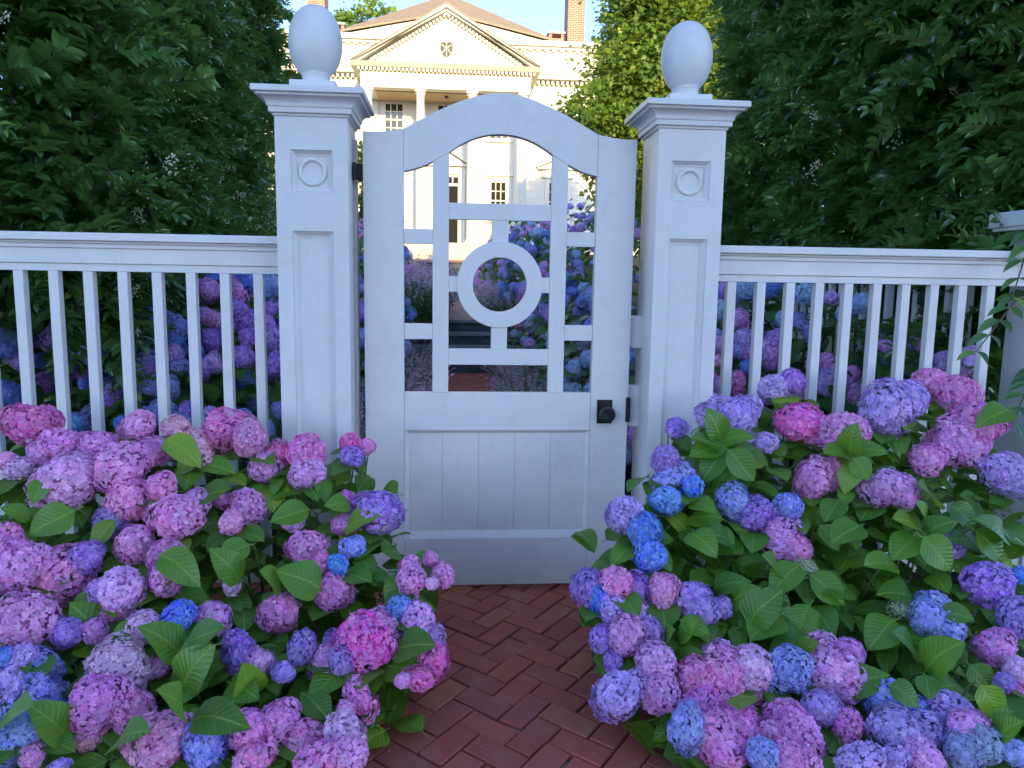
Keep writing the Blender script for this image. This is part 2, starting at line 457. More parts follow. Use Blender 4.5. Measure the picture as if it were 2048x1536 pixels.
PW, PL = .0935, .187
PA = R(-42.0)
PU = np.array([math.cos(PA), math.sin(PA)]); PV = np.array([math.cos(R(52.5)), math.sin(R(52.5))])
P_O = np.array([.289, -.490])      # a brick corner seen in the photograph
def brick_corners(x0, x1, y0, y1):
    """centres and orientation of herringbone pavers inside a rectangle"""
    out = []
    for i in range(-260, 260):
        for j in range(-140, 140):
            o = np.array([i + 2 * j, -i + 2 * j], float)
            for k, (a, b, c, d) in enumerate(((0, 2, -1, 0), (-1, 0, -2, 0))):
                ce = P_O + PU * PW * (o[0] + (a + b) / 2) + PV * PW * (o[1] + (c + d) / 2)
                if x0 < ce[0] < x1 and y0 < ce[1] < y1: out.append((ce[0], ce[1], k))
    return out
def make_path():
    # bedding sheets (the path steps up through the garden)
    m = MB()
    m.box(-1.9, 2.4, -6, -.13, -.30, -.012); m.box(-.80, 1.16, -.13, 8.23, -.30, -.012)
    z0, y0, y1, z1 = .755, 9.25, 22.0, 1.06
    m.hexa([(x, y, z) for z_ in (0, 1) for (y, zt) in ((y0, z0), (y1, z1)) for x in (-.8, 1.16) for z in ((zt - .012) if z_ else -.3,)])
    p = m.build('path', JOINT); p['kind'] = 'structure'
    pl = wloc(p)
    # individual pavers near the camera
    tmpl = []
    for q in range(8):
        L_, W_ = (PL - .008) / 2, (PW - .008) / 2
        c = .003
        j = lambda s=.0024: random.uniform(-s, s)
        vs = []; kk = q % 2
        if kk: L_, W_ = W_, L_
        base = [(-L_, -W_), (L_, -W_), (L_, W_), (-L_, W_)]
        jj = [(a + j(), b + j()) for a, b in base]
        vs += [(a, b, -.03) for a, b in jj]
        vs += [(a, b, -c) for a, b in jj]
        vs += [(a - math.copysign(c, a), b - math.copysign(c, b), j(.0012)) for a, b in jj]
        fs = [(8, 9, 10, 11)]
        for k in range(4):
            fs += [(k, (k + 1) % 4, 4 + (k + 1) % 4, 4 + k), (4 + k, 4 + (k + 1) % 4, 8 + (k + 1) % 4, 8 + k)]
        vs = [(a * PU[0] + b * PV[0], a * PU[1] + b * PV[1], z) for a, b, z in vs]
        mb = MB(); mb.add(vs, fs); tmpl.append(mb.mesh('brick', BRICK))
    near = brick_corners(-1.25, 1.55, -2.15, .35)
    near.sort(key=lambda t: (t[0] - .3) ** 2 + (t[1] + 1.0) ** 2)
    rest = near[290:]; near = near[:290]
    for (x, y, k) in near:
        o = link('brick', tmpl[random.randrange(4) * 2 + k], p, (x + random.uniform(-.002, .002), y + random.uniform(-.002, .002), random.uniform(-.003, .003)))
        o.rotation_euler = (R(random.uniform(-.8, .8)), R(random.uniform(-.8, .8)), R(random.uniform(-.8, .8)))
    # the rest in one piece
    far = rest + [t for t in brick_corners(-1.25, 1.55, -2.9, -2.15)] + [t for t in brick_corners(-.75, 1.11, .35, 8.2)]
    arr = []
    for x, y, k in far: arr.append((x, y, random.uniform(-.002, .002), k, 0))
    for x, y, k in brick_corners(-.75, 1.11, 9.35, 21.9): arr.append((x, y, .755 + (y - 9.25) / 12.75 * .305, k, 0))
    L_, W_ = (PL - .008) / 2, (PW - .008) / 2
    V = np.array([(sx * L_, sy * W_, z) for z in (-.02, 0) for sx, sy in ((-1, -1), (1, -1), (1, 1), (-1, 1))])
    Fq = np.array([(4, 5, 6, 7), (0, 1, 5, 4), (1, 2, 6, 5), (2, 3, 7, 6), (3, 0, 4, 7)])
    A = np.array(arr); an = PA + A[:, 3] * math.pi / 2
    Mx = np.zeros((len(A), 3, 3)); kk = A[:, 3][:, None]; ua = np.where(kk > 0, PV[None], PU[None]); va = np.where(kk > 0, -PU[None], PV[None]); Mx[:, :2, 0] = ua; Mx[:, :2, 1] = va; Mx[:, 2, 2] = 1
    fx = A[:, 1] < 9
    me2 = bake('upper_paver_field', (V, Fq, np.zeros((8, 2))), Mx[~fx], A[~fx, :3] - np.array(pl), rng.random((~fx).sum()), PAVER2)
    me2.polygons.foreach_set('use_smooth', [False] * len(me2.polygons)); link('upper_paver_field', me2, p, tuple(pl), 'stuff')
    me = bake('paver_field', (V, Fq, np.zeros((8, 2))), Mx[fx], A[fx, :3] - np.array(pl), rng.random(fx.sum()), BRICK)
    o = link('paver_field', me, p, tuple(pl), 'stuff')
    me.polygons.foreach_set('use_smooth', [False] * len(me.polygons))
    # fallen petals and grit
    mb = MB()
    for _ in range(150):
        x, y = random.uniform(-.5, 1.1), random.uniform(-2.0, 0); s = random.uniform(.0012, .003); a = random.uniform(0, 3)
        mb.add([(x + s * math.cos(a + t), y + s * .7 * math.sin(a + t), .004 + (.002 if i % 2 else 0)) for i, t in enumerate((0, 1.6, 3.1, 4.7))], [(0, 1, 2, 3)])
    g = link('fallen_petals', mb.mesh('fallen_petals', simple('dry_petal', (.65, .55, .58), .8))); tag(g, 'tiny dry petals and grit scattered over the brick path', 'petals', kind='stuff')
make_path()

def flight(name, label, x0, x1, y, z, n, rise, run, mat, tread, lip=.05, brickedge=False):
    r = root(name, ((x0 + x1) / 2, y, z), label, 'steps')
    for i in range(n):
        zb = z + i * rise
        m = MB()
        # rock-faced riser: jittered grid
        nx = 26; vs = []; fs = []
        for k in range(4):
            for j in range(nx + 1):
                vs.append((x0 + (x1 - x0) * j / nx, y + i * run + (random.uniform(-.014, .014) if 0 < j < nx else 0), zb - (.02 if i else .2) + (rise - lip * .8 + (.02 if i else .2)) * k / 3))
        for k in range(3):
            for j in range(nx):
                a = k * (nx + 1) + j; fs.append((a, a + 1, a + nx + 2, a + nx + 1))
        m.add(vs, fs); m.build('riser', mat, r, smooth=False)
        y2 = y + i * run
        MB().box(x0 - .02, x1 + .02, y2 - .035, y2 + run + .01 * i, zb + rise - lip, zb + rise - .001 * i).build('tread', tread, r, bevel=.006)
    return r
flight('garden_steps', 'dark rough bluestone steps between the lower and upper brick path', -.8, 1.16, 8.23, 0, 4, .189, .33, BLUESTONE, TREADSTONE)
flight('terrace_steps', 'dark bluestone steps farther up the path just below the house', -1.2, 1.0, 22.0, 1.06, 5, .205, .32, BLUESTONE, BLUESTONE)
MB().box(-1.6, 1.2, 23.6, 25.6, 1.9, 2.135).build('terrace', simple('terrace_brick', (.24, .13, .11), .85, .3, 20))['kind'] = 'structure'

# ================================================================= gate
YG = 0.0; TH = .045; GX = .193
def gate():
    r = root('garden_gate', (GX, .02, .03), 'white painted wooden gate with arched top rail, pierced ring and panelled bottom', 'gate')
    X0, X1 = -.370, .757; S0, S1 = -.207, .594
    def topz(t):
        return float(np.interp(t, [0, .05, .1, .15, .2, .265, .30, .335, .37, .4005], [2.120, 2.117, 2.106, 2.090, 2.070, 2.041, 2.022, 2.004, 1.985, 1.968]))
    def botz(t):
        return float(np.interp(t, [0, .05, .1, .14, .18, .21, .25, .28, .33, .37, .4005], [1.958, 1.955, 1.943, 1.927, 1.905, 1.884, 1.860, 1.843, 1.819, 1.807, 1.800]))
    # stiles; their tops continue the curve down to the corners
    for sx, a, b in ((1, X0, S0), (-1, S1, X1)):
        n = 6; poly = [(a, .03), (b, .03)]
        xs = np.linspace(b, a, n)
        for x in xs:
            t = (x - S0) / (X0 - S0) if sx == 1 else (x - S1) / (X1 - S1)
            poly.append((x, 1.968 - .015 * t - .006 * math.sin(math.pi * t)))
        if sx == -1: pass
        MB().prism(poly, 'y', YG, YG + TH).build('stile', PAINT, r, bevel=.0015)
    g = .0012
    xs = np.linspace(S0 + g, S1 - g, 61)
    poly = [(x, botz(abs(x - GX))) for x in xs] + [(x, topz(abs(x - GX))) for x in xs[::-1]]
    # built as strips so the concave outline triangulates cleanly
    m = MB(); n = len(xs)
    vs = [(x, y, z) for y in (YG + .001, YG + TH - .001) for (x, z) in poly]
    N = len(poly); fs = []
    for i in range(n - 1):
        j = N - 1 - i
        fs.append((i, i + 1, j - 1, j)); fs.append((N + i, N + j, N + j - 1, N + i + 1))
        fs.append((i, N + i, N + i + 1, i + 1)); fs.append((j - 1, N + j - 1, N + j, j))
    fs += [(0, N - 1, 2 * N - 1, N), (n - 1, N + n - 1, N + n, n)]
    m.add(vs, fs); m.build('arched_top_rail', PAINT, r, bevel=.0015)
    box('middle_rail', (S0 + g, S1 - g, YG + .001, YG + TH - .001, .725, .888), PAINT, r, .0015)
    box('bottom_rail', (S0 + g, S1 - g, YG + .001, YG + TH - .001, .031, .245), PAINT, r, .0015)
    # inner fretwork
    I0, I1, I2, I3 = -.088, -.021, .405, .472
    for a, b in ((I0, I1), (I2, I3)):
        zt = [botz(abs(a - GX)) + .004, botz(abs(b - GX)) + .004]
        MB().prism([(a, .889), (b, .889), (b, zt[1]), (a, zt[0])], 'y', YG + .004, YG + .040).build('mullion', PAINT, r, bevel=.0012)
    e = .0008
    for (a, b) in ((I1 + e, I2 - e),):
        for z0, z1 in ((1.613, 1.680), (1.008, 1.075)):
            box('crossbar', (a, b, YG + .005, YG + .039, z0, z1), PAINT, r, .0012)
    for a, b in ((S0 + g, I0 - e), (I3 + e, S1 - g)):
        for z0, z1 in ((1.511, 1.571), (1.115, 1.180)):
            box('crossbar', (a, b, YG + .005, YG + .039, z0, z1), PAINT, r, .0012)
    for z0, z1 in ((1.52, 1.6125), (1.0755, 1.172)):
        box('spoke', (GX - .034, GX + .034, YG + .006, YG + .038, z0, z1), PAINT, r, .0012)
    for a, b in ((I1 + e, .022), (.364, I2 - e)):
        box('spoke', (a, b, YG + .006, YG + .038, 1.315, 1.380), PAINT, r, .0012)
    MB().ring_y(GX, 1.347, .180, .1135, YG - .001, YG + .044, 72).build('ring', PAINT, r, bevel=.0012)
    # panel boards and the moulding round them
    edges = [S0 + .02, -.046, .111, .268, .425, S1 - .02]
    P0, P1 = .262, .714
    for a, b in zip(edges, edges[1:]):
        MB().prism([(a + .0003, .250), (b - .0003, .250), (b - .0003, .722), (a + .0003, .722)], 'y', YG + .017, YG + .032).build('panel_board', PAINT, r, bevel=.0018)
    m = MB()
    for x, sx in ((S0 + g, 1), (S1 - g, -1)):
        m.prism([(x, YG + .004), (x + sx * .012, YG + .013), (x + sx * .019, YG + .017), (x + sx * .019, YG + .03), (x, YG + .03)], 'z', .2455, .7245)
    m.prism([(YG + .004, .7245), (YG + .016, .711), (YG + .03, .711), (YG + .03, .7245)], 'x', S0 + .019, S1 - .019)
    m.build('panel_moulding', PAINT, r)
    MB().prism([(YG + .002, .2455), (YG + .0165, .276), (YG + .03, .276), (YG + .03, .2455)], 'x', S0 + .019, S1 - .019).build('sill', PAINT, r)
    # knob and plate
    box('knob_plate', (.621, .688, YG - .006, YG, .757, .861), BLACK, r, .002)
    k = MB(); k.torus_y(.659, YG - .045, .803, .030, .006, 28, 8)
    prof = [(.030, -.050), (.026, -.053), (.012, -.0535), (0.001, -.0535)]
    vs = []; fs = []; n = 28
    full = [(.010, -.006), (.011, -.02), (.022, -.030), (.034, -.036), (.036, -.045), (.033, -.052), (.024, -.052), (.014, -.050), (.0005, -.050)]
    for rr, yy in full:
        for i in range(n):
            a = 2 * math.pi * i / n; vs.append((.659 + rr * math.cos(a), YG + yy, .803 + rr * math.sin(a)))
    for j in range(len(full) - 1):
        for i in range(n): fs.append((j * n + i, j * n + (i + 1) % n, (j + 1) * n + (i + 1) % n, (j + 1) * n + i))
    MB().add(vs, fs).build('knob', BLACK, r, smooth=True)
    MB().box(.7475, .769, YG - .005, YG + .034, .763, .872).build('latch_strike', BLACK, r, bevel=.005)
    # hinges
    for z0, z1 in ((1.765, 1.827), (.13, .26)):
        m = MB(); m.box(-.405, X0 - .0005, .006, .04, z0, z1)
        m.box(-.411, -.399, -.004, .008, z0 - .004, z1 + .004)
        m.build('hinge', BLACK, r, bevel=.002)
    return r
gate()

def post(name, cx, w, label, left):
    r = root(name, (cx, 0, 0), label, 'gate post', 'gate posts')
    x0, x1 = cx - w / 2, cx + w / 2; y0, y1 = -.13, .13; zt = 1.985
    box('shaft', (x0 + .003, x1 - .003, y0 + .021, y1, -.05, zt), PAINT, r, .002)
    q = [(.627, .469, 1.692, 1.850)]
    pw = .158
    a, b = cx - pw / 2, cx + pw / 2
    zs = (1.694, 1.852); zp = 1.544; zb = .22
    m = MB()
    for bb in ((x0, a, -.05, zt), (b, x1, -.05, zt)): m.box(bb[0], bb[1], y0, y0 + .024, bb[2], bb[3])
    for z0, z1 in ((zs[1], zt), (zp, zs[0]), (-.05, zb)): m.box(a, b, y0, y0 + .024, z0, z1)
    m.build('face_frame', PAINT, r)
    # bevelled mouldings inside both recesses
    m = MB(); yi = y0 + .0205
    def frame(a, b, z0, z1, s, mb):
        o = [(a, z0), (b, z0), (b, z1), (a, z1)]; i = [(a + s, z0 + s), (b - s, z0 + s), (b - s, z1 - s), (a + s, z1 - s)]
        vs = [(x, y0 + .002, z) for x, z in o] + [(x, yi - .0005, z) for x, z in i] + [(x, yi - .0005, z) for x, z in [(i[0][0] + .004, i[0][1] + .004), (i[1][0] - .004, i[1][1] + .004), (i[2][0] - .004, i[2][1] - .004), (i[3][0] + .004, i[3][1] - .004)]]
        mb.add(vs, [(k, (k + 1) % 4, 4 + (k + 1) % 4, 4 + k) for k in range(4)])
        t = .0022
        mb.box(i[0][0], i[1][0], yi - .004, yi + .002, i[0][1] - t, i[0][1] + t); mb.box(i[0][0], i[1][0], yi - .004, yi + .002, i[2][1] - t, i[2][1] + t)
        mb.box(i[0][0] - t, i[0][0] + t, yi - .0044, yi + .002, i[0][1], i[2][1]); mb.box(i[1][0] - t, i[1][0] + t, yi - .0044, yi + .002, i[0][1], i[2][1])
    frame(a + .001, b - .001, zs[0] + .001, zs[1] - .001, .016, m); frame(a + .001, b - .001, zb, zp - .001, .018, m)
    m.build('panel_moulding', PAINT, r)
    t = MB(); t.torus_y(cx, yi - .001, 1.772, .047, .0090, 48, 10); t.build('ring_ornament', PAINT, r, smooth=True)
    # cap
    c = MB()
    prof = [(-.001, zt - .012), (.006, zt - .008), (.006, zt), (.016, zt + .001), (.018, zt + .003), (.018, zt + .021), (.0225, zt + .0225), (.0225, zt + .026)]
    for i in range(9):
        u = i / 8; prof.append((.0235 + .030 * (1 - math.cos(u * math.pi / 2)), zt + .0265 + .030 * math.sin(u * math.pi / 2)))
    prof += [(.0555, zt + .058), (.0555, zt + .0655), (.060, zt + .0665), (.070, zt + .068), (.070, zt + .088), (.064, zt + .091)]
    c.sweep_square(prof, x0, x1, y0, y1)
    c.build('cap', PAINT, r, bevel=.0008)
    zc = zt + .0912
    # finial
    f = MB(); f.sweep_square([(0, zc), (0, zc + .046)], cx - .088, cx + .088, -.088, .088); f.build('finial_base', PAINT, r, bevel=.002)
    zn = zc + .046
    prof = [(.064, zn), (.058, zn + .006), (.054, zn + .018), (.0545, zn + .032), (.057, zn + .035), (.057, zn + .038), (.054, zn + .040)]
    H = .262; ze = zn + .040
    for i in range(1, 25):
        th = math.pi * (.165 + .835 * i / 24)
        zz = -math.cos(th)
        wd = math.sin(th) ** .90 * (1 + .015 * -zz)
        prof.append((max(.0006, .1045 * wd), ze + (zz + math.cos(math.pi * .165)) / (1 + math.cos(math.pi * .165)) * H))
    f = MB(); f.lathe(prof, cx, 0, 48); f.build('egg_finial', PAINT, r, smooth=True)
    if left:
        box('stop_strip', (x1 - .003, x1 + .010, .055, .10, 0, 1.93), PAINT, r, .001)
    else:
        for z0, z1 in ((1.082, 1.222), (.735, .915)):
            m = MB(); xa = x0 - .052
            m.prism([(xa, z0 + .016), (xa + .016, z0), (x0 + .003, z0), (x0 + .003, z1), (xa + .016, z1), (xa, z1 - .016)], 'y', .048, .10)
            m.build('gate_stop_block', PAINT, r, bevel=.001)
        pass
    return r
post('gate_post', -.550, .276, 'left white gate post with a square cap and egg finial, hinged side of the gate', True)
post('gate_post', .950, .273, 'right white gate post with a square cap and egg finial, latch side of the gate', False)

def top_rail(r, x0, x1, y=0.0, ax='x'):
    def bx(n, yo, yb, z0, z1, bev=.0015):
        return box(n, (x0, x1, y - yo, y + yb, z0, z1), PAINT, r, bev)
    bx('cap_rail', .040, .085, 1.495, 1.527, .004)
    bx('cap_moulding', .022, .070, 1.486, 1.4945); bx('cap_moulding', .012, .062, 1.468, 1.4855)
    bx('fascia_board', .004, .055, 1.407, 1.4675); bx('lower_rail', -.004, .048, 1.376, 1.4065)
def fence(name, label, x0, x1, bal):
    r = root(name, ((x0 + x1) / 2, .02, 0), label, 'fence', 'picket fence panels')
    top_rail(r, x0, x1)
    me = None
    for i, x in enumerate(bal):
        if me is None:
            b = box('baluster', (x - .019, x + .019, .004, .042, .12, 1.3755), PAINT, r, .0015); me = b.data; z0 = b.location.z
        else:
            o = b.copy(); COL.objects.link(o); o.location.x = b.location.x + (x - bal[0])
    box('bottom_rail', (x0, x1, -.004, .05, .06, .1195), PAINT, r, .0015)
    return r
fence('picket_fence', 'long white baluster fence panel running left from the left gate post', -4.6, -.6885, [-1.738 + .134 * i for i in range(-20, 8)])
fence('picket_fence', 'white baluster fence panel between the right gate post and the corner post', 1.0875, 2.6395, [1.195 + .131 * i for i in range(10)])
def corner_post():
    r = root('corner_post', (2.56, 0, 0), 'white square corner post at the right edge, partly behind dark leaves', 'fence post')
    x0, x1 = 2.64, 2.92
    box('shaft', (x0, x1, -.02, .24, -.05, 1.60), PAINT, r, .002)
    c = MB(); zt = 1.60
    prof = [(0, zt - .02), (.006, zt - .015), (.006, zt)] + [(.008 + .03 * (1 - math.cos(i / 6 * math.pi / 2)), zt + .002 + .03 * math.sin(i / 6 * math.pi / 2)) for i in range(7)] + [(.065, zt + .034), (.065, zt + .05), (.078, zt + .052), (.078, zt + .115), (.07, zt + .12)]
    c.sweep_square(prof, x0, x1, -.02, .24); c.build('cap', PAINT, r, bevel=.001)
corner_post()
def side_fence():
    r = root('side_fence', (2.56, 1.8, 0), 'white baluster fence running back into the dark garden behind the right panel', 'fence')
    MB().box(2.585, 2.665, .245, 3.9, 1.40, 1.52).build('cap_rail', PAINT, r, bevel=.002)
    MB().box(2.60, 2.645, .245, 3.9, .06, .12).build('bottom_rail', PAINT, r, bevel=.002)
    b = None
    for i in range(27):
        y = .36 + .14 * i
        if b is None: b = box('baluster', (2.604, 2.642, y - .019, y + .019, .12, 1.40), PAINT, r, .0015)
        else:
            o = b.copy(); COL.objects.link(o); o.location.y = b.location.y + .14 * i
side_fence()

# ================================================================= house
HX = -.315
def house():
    r = root('white_house', (HX, 28, 2.6), 'white Greek Revival house with a columned portico, pediment and brick chimneys, in sunlight', 'house')
    YW, YP = 28.8, 26.7
    Lx, Rx = HX - 8.2, HX + 8.2
    # clapboard wall
    m = MB(); z = 2.6
    while z < 9.2:
        m.prism([(YW - .022, z), (YW - .006, z + .12), (YW + .1, z + .12), (YW + .1, z)], 'x', Lx, Rx); z += .12
    m.build('clapboard_wall', HPAINT, r)
    MB().box(Lx + .01, Rx - .01, YW + .12, YW + 9, 2.6, 10.9).build('wall', HPAINT, r)
    for x in (Lx, Rx - .5): box('corner_pilaster', (x, x + .5, YW - .08, YW + .02, 2.6, 9.2), HPAINT, r)
    box('frieze', (Lx, Rx, YW - .04, YW + .02, 9.0, 9.44), HPAINT, r)
    def dentils(x0, x1, y0, y1, z0, z1, pitch, wdt):
        mm = MB(); x = x0
        while x < x1: mm.box(x, x + wdt, y0, y1, z0, z1); x += pitch
        return mm
    for a, b in ((Lx, HX - 3.25), (HX + 3.25, Rx)):
        dentils(a, b, YW - .26, YW - .021, 9.46, 9.615, .20, .105).build('dentil_course', HPAINT, r, kind='stuff')
        m = MB(); m.box(a, b, YW - .02, YW + .05, 9.441, 9.62); m.box(a, b, YW - .42, YW, 9.62, 9.74); m.prism([(YW - .42, 9.742), (YW - .54, 9.92), (YW, 9.92), (YW, 9.742)], 'x', a, b); m.build('cornice', HPAINT, r)
    # parapet above
    box('parapet', (Lx, Rx, YW + .09, YW + .4, 9.92, 10.95), HPAINT, r)
    m = MB()
    for k in range(-19, 20): m.box(HX + k * .42 - .14, HX + k * .42 + .14, YW + .06, YW + .088, 10.02, 10.66)
    m.build('parapet_panels', HPAINT, r, kind='stuff')
    dentils(Lx, Rx, YW - .02, YW + .1, 10.80, 10.87, .32, .17).build('dentil_course', HPAINT, r, kind='stuff')
    m = MB(); m.box(Lx, Rx, YW - .06, YW + .1, 10.87, 10.97); m.box(Lx - .1, Rx + .1, YW - .18, YW + .45, 10.97, 11.17); m.build('parapet_cornice', HPAINT, r)
    # attic wall and hipped roof
    YA = 29.3
    m = MB(); m.prism([(HX - 4.0, 11.1), (HX + 4.0, 11.1), (HX + 4.0, 11.36), (HX, 12.22), (HX - 4.0, 11.36)], 'y', YA, YA + .1); m.build('attic_wall', HPAINT, r)
    m = MB(); A = (HX, 33.2, 14.42)
    pts = [(HX - 4.35, YA - .12, 11.42), (HX, YA - .12, 12.30), (HX + 4.35, YA - .12, 11.42), A, (HX + 4.35, 38, 11.42), (HX - 4.35, 38, 11.42),
           (HX - 4.35, YA - .12, 11.34), (HX, YA - .12, 12.22), (HX + 4.35, YA - .12, 11.34)]
    m.add(pts, [(0, 1, 3), (1, 2, 3), (2, 4, 3), (4, 5, 3), (5, 0, 3), (0, 6, 7, 1), (1, 7, 8, 2)])
    m.build('roof', SHINGLE, r)
    # chimneys
    for sx in (-1, 1):
        xa = HX + sx * 5.55
        c = MB().box(xa - .37, xa + .37, 30.8, 31.9, 10.9, 15.6).build('chimney', CHBRICK, r)
        box('chimney_cap', (xa - .42, xa + .42, 30.75, 31.95, 15.6, 15.75), HSTONE, c)
        xa = HX + sx * 4.70
        c = MB()
        c.box(xa - .33, xa + .33, 30.8, 31.4, 10.9, 11.95); c.box(xa - .33, xa - .20, 30.8, 31.4, 11.95, 12.14); c.box(xa + .20, xa + .33, 30.8, 31.4, 11.95, 12.14)
        c = c.build('low_chimney', CHBRICK, r)
        box('chimney_cap', (xa - .38, xa + .38, 30.75, 31.45, 12.14, 12.22), HSTONE, c)
    # portico: floor, columns, entablature, pediment
    box('porch_floor', (HX - 3.6, HX + 3.6, 26.3, YW, 2.55, 2.88), HSTONE, r)
    for sx in (-1.5, -.5, .5, 1.5):
        cx = HX + sx * 1.98; cy = YP + .25
        m = MB()
        m.box(cx - .25, cx + .25, cy - .25, cy + .25, 2.88, 2.98)
        n = 14; prof = [(.245, 2.98), (.245, 3.06), (.20, 3.08)]
        for i in range(9):
            u = i / 8; prof.append((.190 - .042 * u ** 1.6, 3.09 + 5.26 * u))
        prof += [(.165, 8.36), (.165, 8.39), (.150, 8.40), (.152, 8.46), (.20, 8.54), (.205, 8.56)]
        m.lathe(prof, cx, cy, 28)
        o = m.build('column', HPAINT, r, smooth=True); o.modifiers.new('edge', 'EDGE_SPLIT').split_angle = R(40)
        box('capital', (cx - .22, cx + .22, cy - .22, cy + .22, 8.565, 8.66), HPAINT, r, .01)
        box('wall_pilaster', (cx - .19, cx + .19, YW - .07, YW + .01, 2.88, 8.62), HPAINT, r)
    W = 3.22
    m = MB(); m.box(HX - W, HX + W, YP, YW, 8.66, 9.22); m.box(HX - W - .03, HX + W + .03, YP - .03, YW, 9.05, 9.10); m.build('entablature', HPAINT, r)
    MB().box(HX - W + .5, HX + W - .5, YP + .5, YW - .06, 8.62, 8.658).build('porch_ceiling', simple('tan_ceiling', (.42, .33, .2), .8), r)
    dentils(HX - W - .1, HX + W + .1, YP - .17, YP + .02, 9.245, 9.345, .15, .092).build('dentil_course', HPAINT, r, kind='stuff')
    m = MB(); m.box(HX - W - .05, HX + W + .05, YP + .03, YW, 9.221, 9.345)
    m.prism([(YP - .22, 9.35), (YP - .38, 9.50), (YW, 9.50), (YW, 9.35)], 'x', HX - W - .33, HX + W + .33); m.build('cornice', HPAINT, r)
    m = MB(); m.prism([(HX - 3.1, 9.505), (HX + 3.1, 9.505), (HX, 11.32)], 'y', YP - .02, YP + .3); m.build('tympanum', HPAINT, r)
    # raking cornice
    for s in (-1, 1):
        e0 = (HX + s * 3.55, 9.50); ap = (HX, 11.66)
        dx, dz = ap[0] - e0[0], ap[1] - e0[1]; L = math.hypot(dx, dz); nx, nz = (dz / L, -dx / L) if s > 0 else (-dz / L, dx / L)
        nx, nz = (-abs(dz) / L * s * -1, abs(dx) / L)
        # outward normal points up and away
        nx = s * abs(dz) / L; nz = abs(dx) / L
        def band(o0, o1, y0, y1, mat, nm, mb=None):
            # strip parallel to the rake between normal offsets o0..o1 (negative = below the top edge), clipped at x=HX
            def at(o, end):
                if end == 0: return (e0[0] + nx * o * 0 + 0, e0[1] + o / nz) if False else (e0[0] + nx * o, e0[1] + nz * o)
                return (HX, ap[1] + o / nz)
            a0, a1, b0, b1 = at(o0, 0), at(o1, 0), at(o0, 1), at(o1, 1)
            a0 = (a0[0], max(a0[1], 9.505)); 
            poly = [a0, b0, b1, a1] if s < 0 else [b0, a0, a1, b1]
            MB().prism(poly, 'y', y0, y1).build(nm, mat, r)
        band(-.13, -.03, YP - .40, YP + 2.2, HPAINT, 'raking_cornice')
        band(-.22, -.1305, YP - .26, YP - .02, HPAINT, 'raking_cornice')
        band(-.03, .0, YP - .44, YP + 2.2, COPPER, 'copper_edge')
        # raking dentils
        mm = MB(); k = .12
        while k < L - .12:
            px, pz = e0[0] + dx / L * k - nx * .30, e0[1] + dz / L * k - nz * .30
            if pz > 9.56:
                ux, uz = dx / L * .045, dz / L * .045; vx, vz = nx * .045, nz * .045
                mm.hexa([(px + a * ux + b * vx, y, pz + a * uz + b * vz) for b in (-1, 1) for y in (YP - .20, YP - .02) for a in (-1, 1)])
            k += .15
        mm.build('dentil_course', HPAINT, r, kind='stuff')
    m = MB(); m.prism([(HX - 3.55, 9.5), (HX + 3.55, 9.5), (HX, 11.62)], 'y', YP + .35, YA); m.build('portico_roof', HPAINT, r)
    # crest
    cz = 10.12
    poly = [(HX - .24, cz + .20), (HX - .12, cz + .25), (HX, cz + .22), (HX + .12, cz + .25), (HX + .24, cz + .20), (HX + .23, cz - .05), (HX + .12, cz - .24), (HX, cz - .34), (HX - .12, cz - .24), (HX - .23, cz - .05)]
    cr = MB().prism(poly, 'y', YP - .05, YP - .022).build('shield_ornament', CREST, r)
    m = MB(); m.box(HX - .012, HX + .012, YP - .075, YP - .051, cz - .32, cz + .24)
    for s in (-1, 1):
        m.prism([(HX + s * .02, cz + .02), (HX + s * .20, cz + .13), (HX + s * .20, cz + .155), (HX + s * .02, cz + .05)][::s], 'y', YP - .072, YP - .051)
        m.prism([(HX + s * .02, cz + .02), (HX + s * .14, cz - .16), (HX + s * .155, cz - .14), (HX + s * .02, cz + .05)][::s], 'y', YP - .070, YP - .0515)
    m.build('shield_ribs', HPAINT, cr)
    # windows
    def window(cx, zt, wd, rows, rh, parent=r, yy=YW, arch=.15, hood=True, ped=False):
        zb = zt - rows * rh
        f = MB()
        a, b = cx - wd / 2, cx + wd / 2
        for (x0, x1, z0, z1) in ((a - arch, a, zb - .05, zt + arch), (b, b + arch, zb - .05, zt + arch), (a, b, zt, zt + arch)): f.box(x0, x1, yy - .06, yy, z0, z1)
        fr = f.build('window', HPAINT, parent)
        box('sill', (a - arch - .04, b + arch + .04, yy - .12, yy, zb - .13, zb - .05), HPAINT, fr)
        box('pane', (a, b, yy - .024, yy - .0225, zb, zt), DARKGLASS, fr)
        mu = MB(); t = .018
        for i in range(1, 3): x = a + wd * i / 3; mu.box(x - t, x + t, yy - .05, yy - .026, zb, zt)
        for j in range(0, rows + 1):
            z = zt - j * rh; tt = .03 if j == rows // 2 or j in (0, rows) else t
            mu.box(a, b, yy - .0505, yy - .0255, z - tt, z + tt)
        for x in (a, b): mu.box(x - .02, x + .03 if x == a else x + .02, yy - .0495, yy - .0265, zb, zt)
        mu.build('muntins', HPAINT, fr)
        if hood: box('hood', (a - arch - .08, b + arch + .08, yy - .14, yy, zt + arch, zt + arch + .07), HPAINT, fr)
